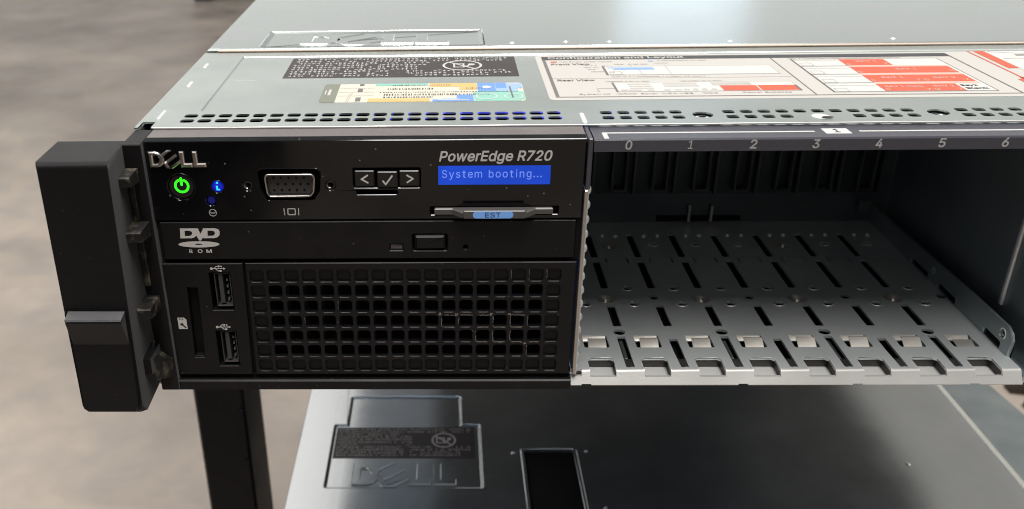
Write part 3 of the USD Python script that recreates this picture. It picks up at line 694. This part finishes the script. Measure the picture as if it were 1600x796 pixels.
# --- sheet divider with its row of contact bumps
dv = part(srv, 'bay_divider', bx(129.9, .1, 5.0, 131.2, 126, 70.2, .15), 'cage_steel')
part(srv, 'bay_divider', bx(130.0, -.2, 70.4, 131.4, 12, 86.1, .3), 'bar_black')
part(dv, 'front_edge', bx(129.85, -.35, 5.2, 130.75, .4, 70.0, .12), 'thread_steel')
for k in range(14):
    zc = 69.9 - k*4.83
    s = trimesh.creation.icosphere(2, 1.0); s.apply_scale((.85, .9, 1.5)); s.apply_translation((131.1, .9, zc))
    part(dv, 'contact_bump', s, 'cage_steel', True)

# --- bay numbering bar
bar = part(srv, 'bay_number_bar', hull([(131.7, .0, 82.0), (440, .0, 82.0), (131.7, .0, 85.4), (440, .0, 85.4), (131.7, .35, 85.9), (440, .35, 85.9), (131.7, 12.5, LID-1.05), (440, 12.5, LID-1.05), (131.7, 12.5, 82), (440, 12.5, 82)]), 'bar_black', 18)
for k in range(8):
    xx = 141.65 + k*18.08
    part(bar, 'bay_numeral', frame(lift(text2d(str(k), xx-.95 if k != 1 else xx-.75, 82.75, 1.95 if k != 1 else 1.35, 2.55, k != 1, .08), .07), 'front', 0), 'print_grey')
def on_bar(p, w=.0):
    v, f = flat(p, 0, .03); o = np.stack([v[:, 0], v[:, 1], 85.9 + (v[:, 1]-.35)*(LID-1.05-85.9)/12.15 + v[:, 2] + .0], 1); return o, f
part(bar, 'bracket_line', on_bar(unary_union([rr(134.6, 5.4, 197.2, 6.4), Polygon([(134.6, 6.4), (136.0, 6.4), (136.0, .4), (134.6, .4)])])), 'print_white')
part(bar, 'bracket_line', on_bar(rr(210.2, 5.4, 400, 6.4)), 'print_white')
nt = part(bar, 'number_tag', on_bar(rr(199.9, 3.6, 207.4, 8.7)), 'print_white')
tv, tf = text2d('1', 202.8, 4.7, 1.7, 3.0); tv = tv.copy(); tv[:, 2] = 86.0 + (tv[:, 2] > -.025)*.06 + (tv[:, 1]-.35)*(LID-1.05-85.9)/12.15
part(nt, 'numeral', (tv, tf), 'label_dark')

# --- drive tray
TZ = 5.28
plate = rr(131.6, 2.0, 276.6, 127.0)
cuts, tabs = [], []
for k in range(8):
    x = 140.5 + k*18.08
    cuts.append(rr(x-4.3, 17.0, x+4.4, 25.3, .5)); tabs.append(x)
    cuts.append(rr(x-4.7, 84.6, x+4.9, 90.6, .3).difference(rr(x-4.0, 84, x+4.1, 89.6)))
for k in range(7):
    x = 149.9 + k*18.08
    cuts += [rr(x-1.5, 31.9, x+1.5, 47.9, .6), rr(x-1.5, 61.9, x+1.5, 86.6, .8), rr(x-1.4, 90.1, x+1.5, 113.2, .9)]
    if k % 2 == 0: cuts += [rr(x-1.5, 4.1, x+1.4, 24.6, .5), affinity.scale(disc(x, 27.6, 1.0), 2.1, 1.9)]
    else: cuts.append(Polygon([(x-1.3, 4.1), (x+1.3, 4.1), (x+1.3, 15), (x+1.3, 22.8), (x-1.7, 22.8), (x-1.7, 15)]))
dimp, hol = [], []
for k in range(4):
    dimp += [(148.9 + k*35.9 + (.1*k), 53.0)]
dimp += [(157.6, 101.6), (231.0, 101.8), ]
for k in range(4): hol += [(167.4 + k*36.0, 54.3)]
for k in range(8): hol += [(140.7 + k*18.02, 48.7)]
for k in range(7): hol += [(158.4 + k*17.95, 61.7)]
for k in (0, 1, 2, 4, 5): hol.append((176.3 + k*18.08, 102.5))
holes2 = [disc(x, y, 1.75, 6) for x, y in hol] + [disc(x, y, 3.3, 8) for x, y in dimp]
m = Manifold.extrude(CrossSection([np.array([(2.4, 0), (2.4, 0)])]), 1) if False else None
# bent sheet: profile in (y, z) swept along x, then windows and slots cut out of it
prof = [(127.0, TZ), (3.0, TZ), (2.55, TZ-.1), (2.2, TZ-.33), (1.95, TZ-.68), (-.55, 1.25), (-.45, 1.0), (.45, 1.0), (2.75, TZ-.95), (3.0, TZ-.9), (127.0, TZ-.9)]
cs = CrossSection([np.array(prof)], manifold3d.FillRule.NonZero)
sheet = Manifold.extrude(cs, 277.6-129.6)            # along local z
sheet = sheet.transform(np.array([[0, 0, 1, 129.6], [1, 0, 0, 0], [0, 1, 0, 0]], float))
def prism(p, z0, z1):
    ms = []
    for g in polys(p):
        g = orient(g)
        c_ = CrossSection([np.array(r.coords)[:-1, :2] for r in (g.exterior, *g.interiors)], manifold3d.FillRule.EvenOdd)
        ms.append(Manifold.extrude(c_, z1-z0).translate((0, 0, z0)))
    return Manifold.compose(ms) if len(ms) > 1 else ms[0]
allcuts = unary_union(cuts + holes2)
wins = []
for k in range(8):
    x = 140.45 + k*18.08
    wins.append(Polygon([(x-4.35, -3), (x-4.35, 9.0), (x-3.3, 10.0), (x+3.5, 10.0), (x+4.5, 9.0), (x+4.3, -3)]).buffer(-.3).buffer(.3, quad_segs=2))
sheet = sheet - prism(allcuts, 3, 8)
sheet = sheet - prism(unary_union(wins), 3.35, 9)
sheet = sheet - prism(unary_union([rr(128, -3, 133.3, 3.1, .4)]), 3.6, 9) - prism(unary_union([rr(x-1.6, -3, x+1.6, 3, 0) for x in (186.5, 224.0, 262.0, 134.8)]), .5, 1.5)
cutb = Manifold.cube((400, 3.06 + 20, 40)).translate((0, -20, -20))
tray = part(srv, 'drive_tray', sheet - cutb, 'cage_steel', 35)
part(tray, 'tray_lip', sheet ^ cutb, 'edge_steel', 40)
def leaf(x0, x1, prof_):
    """a thin bent spring leaf: profile points (y, z) swept from x0 to x1"""
    top = np.array(prof_, float); bot = top - [0, .45]
    p2 = np.vstack([top, bot[::-1]])
    c_ = CrossSection([p2], manifold3d.FillRule.NonZero)
    e_ = Manifold.extrude(c_, x1-x0)
    return e_.transform(np.array([[0, 0, 1, x0], [1, 0, 0, 0], [0, 1, 0, 0]], float))
for x, tilt in zip(tabs, (-.55, -.35, -.42, -.2, -.02, .06, .02, -1.35)):
    part(tray, 'spring_tab', leaf(x-2.8, x+3.5, [(16.9, TZ-1.75), (17.3, TZ-1.15), (18.0, TZ-.55), (21.2, TZ+1.35+tilt), (21.9, TZ+1.35+tilt)]), 'tab_steel', 40)
    part(tray, 'tab_backing', leaf(x-4.2, x+3.9, [(23.3, TZ-1.15), (24.9, TZ-.05), (25.3, TZ-.05)]), 'tab_steel', 40)
    part(tray, 'tab_well', bx(x-4.4, 16.8, TZ-3.0, x+4.5, 25.4, TZ-2.6), 'void_black')
for wn in wins:
    q = wn.buffer(.28, join_style=1, quad_segs=2).difference(wn).intersection(sbox(100, 2.7, 300, 12))
    part(tray, 'window_rim', frame(slab(q, .35, .12), 'top', TZ+.06), 'lip_steel')
for x, y in dimp:
    part(tray, 'dimple', frame(cat(dome_bump(x, y, 0, 3.6, -1.3), dome_bump(x, y-.2, -1.35, 1.5, 1.5)), 'top', TZ+.03), 'tab_steel', 60)  # lighter steel than the tray puts the highlight into the dimple colour
for x, y in hol[4:]:
    part(tray, 'hole_collar', frame(slab(ring(x, y, 2.15, .5, 6), .75, .24), 'top', TZ+.25), 'lip_steel', 30)
for k in range(7):
    for dx in (-2.9, 2.9):
        s = trimesh.creation.icosphere(2, .85); s.apply_translation((158.8 + k*18.05 + dx, 111, TZ+.3)); part(tray, 'locating_peg', s, 'lip_steel', True)
for k in range(7):
    x = 149.9 + k*18.08
    part(tray, 'slot_clip', bx(x+.2, 4.3, TZ-2.4, x+1.2, 5.5, TZ-.5, .1), 'dark_steel')
    part(tray, 'slot_clip', bx(x+.2, 32.2, TZ-2.4, x+1.2, 33.4, TZ-.6, .1), 'dark_steel')
    part(tray, 'slot_clip', bx(x+.3, 62.3, TZ-2.4, x+1.2, 63.4, TZ-.8, .1), 'dark_steel')
    if k % 2 == 0: part(tray, 'slot_guide', bx(x-.7, 12.0, TZ-3, x+.7, 24, TZ-1.4, .3), 'rubber_black')
part(srv, 'lower_plate', bx(131.6, 2.4, 1.0, 276, 11.2, 1.35), 'lip_steel')
part(srv, 'slot_underside', bx(131.6, 11.4, 1.0, 276, 126, 1.4), 'void_black')
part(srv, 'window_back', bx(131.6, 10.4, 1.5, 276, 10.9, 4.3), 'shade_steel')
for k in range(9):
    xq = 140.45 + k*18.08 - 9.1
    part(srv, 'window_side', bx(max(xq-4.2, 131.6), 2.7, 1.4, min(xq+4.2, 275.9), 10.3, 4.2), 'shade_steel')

# --- bay enclosure
part(srv, 'bay_roof', bx(131.7, 12.6, 82.0, 283, 126, 82.8), 'cage_steel')
part(srv, 'bay_back', bx(131.3, 127.1, 1.5, 283, 128.1, 81.9), 'backplane_steel')
bk = part(srv, 'backplane', bx(131.6, 124.6, 20, 276, 126.9, 81), 'pcb')
for k in range(8):
    x = 163.2 + (k-1)*17.6 + .0
    part(bk, 'drive_connector', frame(slab(rr(x-3.6, 22.2, x+3.6, 70, .6).difference(rr(x-2.3, 23.4, x+2.3, 68, .4)), 5, .4), 'front', 119.5), 'rubber_black')
    part(bk, 'connector_rib', bx(x+6.0, 121, 20.6, x+7.6, 124.5, 78, .3), 'rubber_black')
part(srv, 'guide_pin', bx(195.6, 124.4, 6.2, 196.9, 127, 14, .2), 'thread_steel')
part(srv, 'guide_pin', bx(205.4, 124.4, 6.2, 206.7, 127, 14, .2), 'thread_steel')
part(srv, 'cable_slot', bx(182.5, 126.4, 6.0, 219.6, 127.0, 8.4), 'void_black')
part(srv, 'corner_bracket', hull([(268.6, 122, 10.8), (275, 122, 12.6), (268.9, 122, 16.6), (273.2, 122, 16.8), (268.6, 123, 10.8), (275, 123, 12.6), (268.9, 123, 16.6), (273.2, 123, 16.8)]), 'backplane_steel')
# right-hand cage wall: low flange with rounded end, and the taller wall behind it
flange = Polygon([(127, 1.2), (127, 13.0), (40, 14.8), (14.0, 14.8), (11.0, 13.4), (9.8, 11.4), (10.2, 5.4), (10.6, 1.2)])
fcut = [rr(15.6, TZ-.4, 26.3, TZ+2.3, .9), rr(47.3, TZ-.4, 61, TZ+1.9, .9), rr(69.7, TZ-.4, 84, TZ+1.7, .9)]
w = part(srv, 'bay_flange', frame(slab(flange.difference(unary_union([rr(15.6, TZ+.05, 26.3, TZ+2.6, .9), rr(47.3, TZ+.05, 61, TZ+2.4, .9), rr(69.7, TZ+.05, 84, TZ+2.2, .9), disc(15.7, 11.2, 1.45)])), 1.0, .25), 'left', 276.8), 'shaded_wall_steel', 30)
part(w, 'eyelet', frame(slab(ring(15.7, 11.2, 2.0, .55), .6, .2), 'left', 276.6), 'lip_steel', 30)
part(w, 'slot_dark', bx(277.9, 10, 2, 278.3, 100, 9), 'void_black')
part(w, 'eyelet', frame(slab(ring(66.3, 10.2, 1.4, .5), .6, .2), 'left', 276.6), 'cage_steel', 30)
part(srv, 'bay_wall', bx(283, 4, 1, 284, 126.5, 82), 'shaded_wall_steel')
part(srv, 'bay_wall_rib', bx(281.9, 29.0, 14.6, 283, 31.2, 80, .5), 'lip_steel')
part(srv, 'bay_wall_foot', bx(277.9, 3.0, 1.0, 283, 126, 1.6), 'shaded_wall_steel')
part(srv, 'next_tray_lip', bx(278.0, .7, 1.0, 440, 1.6, 4.6, .2), 'cage_steel')

# --- labels on the lid
SZ = LID - .35
def on_lid(p, k=0): return frame(flat(p, 0, .03), 'top', SZ + .05 + .035*k)
def txt_lid(s, x, y, w, h, k=3, bold=False, shear=0): return frame(lift(text2d(s, x, y, w, h, bold, shear), .05), 'top', SZ + .05 + .035*k)

rg = part(srv, 'regulatory_label', frame(flat(rr(29.6, 70.1, 114.7, 99.6, .3), 0, .05), 'top', SZ), 'label_black', label='dark label with rows of tiny grey print and an oval symbol on the lid')
rows = []
for k in range(9):
    y = 96.3 - k*3.05
    if k < 2: rows.append((y, 31.5, 112.5))
    elif k == 2: rows += [(y, 31.2, 64), (y, 66, 84)]
    elif k == 3: rows += [(y, 31.2, 60), (y, 63, 82)]
    elif k < 6: rows += [(y, 31.2, 78)]
    elif k == 6: rows += [(y, 31.2, 48), (y, 51, 68), (y, 74, 82), (y, 84, 112)]
    else: rows += [(y, 31.2, 68), (y, 74, 113 if k == 7 else 105)]
part(rg, 'print', frame(quads(glyph_rows(rows, 2.2, 1.3, .38, RNG), 0), 'top', SZ+.07), 'label_print', kind='stuff')
cx, cy = 94.6, 86.3
sym = unary_union([ring(cx, cy, 7.4, .9), rr(cx-3.4, cy-3.0, cx+.8, cy+3.0).difference(rr(cx-2.7, cy-2.3, cx+.1, cy+2.3)), line([(cx-5, cy+5), (cx+4.4, cy-5)], .8), line([(cx+1, cy-2.4), (cx+3.6, cy+1.6)], .8), disc(cx+3.4, cy+1.3, 1.35)])
part(rg, 'symbol', frame(flat(unary_union([sym]), 0, .03), 'top', SZ+.09), 'label_print')
part(rg, 'symbol_field', frame(flat(disc(cx, cy, 7.4), 0, .012), 'top', SZ+.075), 'label_black')

co = part(srv, 'licence_sticker', frame(flat(rr(46.3, 38.5, 114.8, 61.2, 1.6), 0, .05), 'top', SZ), 'coa_cream', label='cream, yellow and teal printed sticker with barcode-like rows on the lid')
part(co, 'end_band', on_lid(rr(46.3, 38.5, 55, 61.2, 1.6).intersection(rr(46, 38, 51.6, 62)), 1), 'coa_green')
part(co, 'end_print', on_lid(unary_union([rr(48.4, 47, 49.3, 54), rr(47.3, 48, 47.7, 53)]), 2), 'label_print')
part(co, 'yellow_band', on_lid(unary_union([rr(62.5, 38.6, 83, 42.6), rr(93, 52.5, 99.2, 61.1), rr(83, 56.6, 99.2, 61.1)]), 1), 'coa_yellow')
part(co, 'teal_band', on_lid(unary_union([rr(64, 58.4, 82, 61.1), rr(97.8, 38.6, 113.2, 49.8), rr(113, 40.2, 114.7, 49.8)]), 1), 'coa_teal')
part(co, 'blue_band', on_lid(unary_union([rr(99.3, 50, 105.5, 61.1), rr(84, 38.6, 97.6, 41), rr(92, 41, 97.6, 46.2), rr(105.6, 54, 109.2, 61.1)]), 1), 'coa_blue')
part(co, 'pale_band', on_lid(unary_union([rr(105.6, 50, 113, 54), rr(109.3, 54, 114.6, 60), rr(86.5, 39.6, 93, 41.8, .9)]), 2), 'coa_pale')
part(co, 'swirl', on_lid(unary_union([ring(102, 44, 3.6, .5), ring(111, 43.8, 3.2, .5).intersection(rr(100, 38, 114, 60)), disc(102.4, 55.5, 1.6), line([(86, 40.2), (92, 40.8), (96, 40)], .7)]), 3), 'print_white')
lines_ = [rr(52, y, 64, y+.18) for y in (46, 50.6, 55.6)] + [line([(55.2, 38.8), (56.0, 50)], .25), line([(55.9, 38.8), (56.7, 50)], .25)]
part(co, 'rule', on_lid(unary_union(lines_), 1), 'label_faint')
part(co, 'tick_box', on_lid(unary_union([rr(58.5, 58.6, 60, 60.9), rr(58.3, 51, 60, 54.8), rr(58.3, 39.5, 60, 44)]), 2), 'label_line')
bar_ = []
for (y, xa, xb, h) in ((53.2, 68.5, 84.5, 2.0), (46.0, 67.5, 92, 2.1), (43.2, 67.5, 84, 1.4), (49.6, 66, 92, .7), (58.3, 70, 90, .9), (53.8, 95.4, 103.2, 1.3), (49.5, 91.5, 109, 1.0), (46.2, 91.8, 103, 1.3)):
    x = xa
    while x < xb:
        ww = .18 + .4*random.random(); bar_.append(sbox(x, y, x+ww, y+h*(.75+.25*random.random()))); x += ww + .2 + .45*random.random()
part(co, 'print', frame(quads(bar_, 0), 'top', SZ+.17), 'coa_ink', kind='stuff')
part(co, 'end_rule', on_lid(line([(110.7, 42.2), (110.3, 56)], .55), 4), 'label_line')

lb = part(srv, 'layout_label', frame(flat(rr(122.6, 38.9, 400, 100.3, 2.2), 0, .05), 'top', SZ), 'label_white', label='white layout diagram label with red and orange blocks on the lid')
def L(name, p, m, k=1): part(lb, name, on_lid(p, k), m)
L('frame_line', unary_union([rr(124.9, 41.9, 126.1, 97.7), rr(124.9, 41.9, 277.6, 42.6), rr(276.9, 41.9, 277.6, 97.7), rr(210.2, 42.6, 210.7, 93)]), 'label_line')
L('title_bar', rr(124.9, 93.0, 277.2, 97.8), 'label_dark', 2)
part(lb, 'title_lettering', txt_lid('Configuration and Layout', 127.3, 94.1, 51.2, 2.9, 3, True), 'label_white')
L('rule', unary_union([rr(126.2, 65.6, 210.2, 65.95)]), 'label_faint')
L('red_key', rr(127.8, 88.9, 130.1, 90.6), 'label_red'); L('blue_key', rr(164.2, 89.3, 166.1, 90.8), 'label_blue')
part(lb, 'heading', txt_lid('Front View', 127.6, 85.1, 14.4, 2.0, 2, True), 'label_line'); part(lb, 'heading', txt_lid('Rear View', 127.5, 62.3, 13.1, 2.0, 2, True), 'label_line')
part(lb, 'caption', txt_lid('Hot Swap', 131.2, 89.2, 8.0, 1.3, 2), 'label_faint')
for s, x, y, ww in (('System ID', 133.0, 44.7, 10.3), ('iDRAC', 145.6, 44.9, 6.4), ('Serial', 153.4, 44.9, 5.4), ('VGA USB', 160.4, 44.9, 10.4), ('NDC', 174.2, 45.1, 4.8), ('Power Supplies', 187.3, 45.3, 16.0)):
    part(lb, 'caption', txt_lid(s, x, y, ww, 1.45, 2), 'label_faint')
def outline(x0, y0, x1, y1, w): return rr(x0, y0, x1, y1).difference(rr(x0+w, y0+w, x1-w, y1-w))
L('diagram_panel', rr(146.2, 70.2, 207, 82.2), 'label_panel'); L('diagram_panel', rr(146.2, 48.2, 207.4, 59.6), 'label_panel'); L('diagram_panel', rr(217.4, 45.6, 270.8, 90.1), 'label_panel')
L('diagram_outline', outline(146, 70, 207.2, 82.4, .35), 'label_faint', 2); L('diagram_outline', outline(146, 48, 207.6, 59.8, .35), 'label_faint', 2); L('diagram_outline', outline(217.1, 45.3, 271, 90.3, .35), 'label_line', 2)
for q in (rr(145.8, 70, 146.6, 82.4), rr(145.8, 48, 146.5, 59.8), rr(206.8, 48, 207.7, 54.6), rr(217.0, 45.3, 217.6, 90.3)): L('diagram_edge', q, 'label_line', 3)
L('blue_block', rr(149.6, 77.2, 164.2, 79.2), 'label_blue', 2); L('pale_block', rr(147.6, 79.3, 164, 81), 'coa_pale', 2)
for q in [outline(147.2, 70.8, 151.8, 74.6, .4), rr(149.2, 76.6, 149.7, 82), rr(148, 73, 149.2, 74.4)] + [rr(x, 49.2, x+2.2, 50.6) for x in (147.6, 150.2, 152.4, 156.4, 162, 165.6)] + [ring(x, 50, .95, .4) for x in (169.6, 172.6, 175.6, 178.8)]: L('diagram_mark', q, 'label_faint', 3)
L('grey_block', unary_union([rr(151, 56.6, 158.6, 58.2), rr(151, 53.8, 158.8, 55.4), rr(151, 51.4, 159, 52.8), rr(163, 56.6, 174.6, 58.4), rr(163, 53.8, 174.8, 55.6), rr(179.5, 56.4, 193, 58.8), rr(179.5, 54.9, 193, 56)]), 'label_faint', 2)
L('red_block', rr(181.7, 48.3, 194.0, 54.7), 'label_red', 2); L('red_block', rr(194.5, 48.3, 206.8, 54.7), 'label_red', 2)
L('leader_line', unary_union([rr(168.8, 70, 169.1, 83), rr(171, 59.8, 171.3, 62), rr(139.8, 48.6, 140.2, 52.6), rr(139.8, 52.4, 146, 52.7), rr(156.4, 82, 156.7, 84), rr(158.4, 70.4, 158.7, 77)]), 'label_faint', 3)
# illegible small print: rows of short dashes
ds = []
for (x0, x1, y, h) in ((140.2, 150.6, 89.3, 1.0), (167.8, 186.5, 90.2, 1.0), (139.4, 144.4, 84.2, .9), (139.4, 144.6, 81.0, .9), (140.0, 143.2, 78.0, .9), (141, 145.6, 74.6, .9), (147.2, 180, 67.3, 1.0), (144, 159, 60.8, 1.0), (170, 184, 60.8, 1.0), (146, 148.6, 83.0, 1.0), (151, 154.5, 85.2, 1.0), (156, 163.2, 85.0, 1.2), (166, 171, 86.5, 1.0), (216.6, 258.2, 91.2, 1.0)):
    x = x0
    while x < x1:
        ww = .35 + .5*random.random(); ds.append(sbox(x, y, min(x+ww, x1), y+h*(.5+.5*random.random()))); x += ww + (.15 if random.random() < .8 else .8)
part(lb, 'small_print', frame(quads(ds, 0), 'top', SZ+.17), 'label_faint', kind='stuff')
for y in (79.4, 67.8, 56.2): L('row_line', rr(217.4, y, 234.5, y+.45), 'label_line', 3)
for y in (88.2, 76.2, 64.6, 53.2): L('row_line', rr(217.8, y, 233.8, y+.25), 'label_faint', 3)
for y in (80.2, 68.6, 57.0, 45.6): L('key_box', outline(218.4, y, 222.6, y+4.4, .22), 'label_faint', 3)
for (y0, y1, x1) in ((80.3, 89.4, 250.9), (69.2, 78.0, 269.5), (57.5, 66.5, 269.5), (45.9, 54.6, 260.8)): L('bay_block', rr(234.3, y0, x1, y1), 'label_red', 2)
for (y0, y1) in ((78.0, 79.8), (66.5, 68.9), (54.6, 57.3)): L('bay_band', rr(234.4, y0, 269.6, y1), 'label_band', 2)
for s, x, y, ww in (('BAY 1', 240, 85.4, 7.2), ('0', 235, 81.0, 1.2), ('7', 248.6, 81.6, 1.2), ('BAY 1', 249.5, 73.5, 7.2), ('0', 235, 70.0, 1.2), ('15', 267, 70.8, 2.0), ('BAY 1', 240, 62.2, 7.2), ('0', 235, 58.4, 1.2), ('7 0', 250.4, 58.6, 4.0), ('BAY 2', 257.5, 61.6, 7.2), ('7', 266.8, 58.4, 1.2), ('BAY 1 (SAS)', 236.4, 50.4, 12.4), ('BAY 2', 252.6, 50.6, 6.6), ('0', 235.2, 46.6, 1.2), ('7 0', 248.6, 46.8, 4.0), ('7', 258.9, 46.6, 1.2)):
    part(lb, 'bay_caption', txt_lid(s, x, y, ww, 2.0, 3), 'label_white')
part(lb, 'bay_caption', txt_lid('Bay2', 261.7, 51.2, 5.4, 1.9, 3, True), 'label_dark'); part(lb, 'bay_caption', txt_lid('Blank', 261.9, 47.6, 7.2, 1.9, 3, True), 'label_dark')
L('red_rule', rr(286.7, 40, 287.4, 100.2), 'label_red', 2)
L('red_column', rr(289.2, 74.4, 292.9, 100.2), 'label_red', 2)
L('red_column', rr(284.6, 48, 296, 61.6).difference(rr(284.6, 59.5, 286.2, 62)), 'label_red', 2); L('red_column', rr(292.2, 66, 300, 70.2), 'label_red', 2)
L('diagram_panel', rr(293.2, 71, 380, 100), 'label_panel', 1)
L('curve_line', unary_union([line([(294, 99), (301, 97), (308, 95)], .4), line([(294.4, 88), (300, 88.6), (308, 86)], .4), rr(301.5, 92.4, 312, 94.4)]), 'label_line', 2)

# ------------------------------------------------------------------ things on the floor far behind
bt = thing('brown_object', 'dark brown rounded thing on the concrete by the right edge', 'clutter', (1215, 1265, FLOOR))
part(bt, 'body', hull([(1157+a*70+70*(1-a)*.2, 1290+b*40, FLOOR+c*46) for a, b, c in ((0, .3, 0), (0, -.3, 0), (0, .25, .6), (0, -.2, .6), (.3, .5, .9), (.3, -.6, .8), (1.6, .6, 1), (1.6, -.7, 1), (1.6, .6, 0), (1.6, -.7, 0))]), 'boot_brown', 60)
part(bt, 'flap', hull([(1172, 1238, FLOOR), (1172, 1222, FLOOR), (1174, 1236, FLOOR+14), (1176, 1222, FLOOR+14), (1260, 1240, FLOOR), (1260, 1200, FLOOR), (1260, 1236, FLOOR+18), (1260, 1204, FLOOR+18)]), 'boot_brown', 60)
part(bt, 'button', frame(dome_bump(1188, 1234, 0, 7, 5), 'top', FLOOR+16), 'nickel', 60)
fm = thing('dark_crate', 'low dark crate on the floor at the far upper left', 'crate', (-1200, 5700, FLOOR))
part(fm, 'body', bx(-1420, 5480, FLOOR+90, -700, 6100, FLOOR+400, 10), 'mat_blue')
part(fm, 'foot', bx(-1400, 5490, FLOOR, -1300, 6080, FLOOR+90), 'mat_blue'); part(fm, 'foot', bx(-820, 5490, FLOOR, -720, 6080, FLOOR+90), 'mat_blue')

cb = thing('added_dark_blocker', 'added black cabinet seen only as the dark reflection at the left of the glossy panel', 'blocker', (-900, -2250, FLOOR))  # unseen box added to darken the left of the panel reflection
part(cb, 'casing', bx(-1500, -2500, FLOOR+40, -395, -2000, 900, 6), 'satin_black')
part(cb, 'plinth', bx(-1470, -2470, FLOOR, -425, -2030, FLOOR+40), 'void_black')
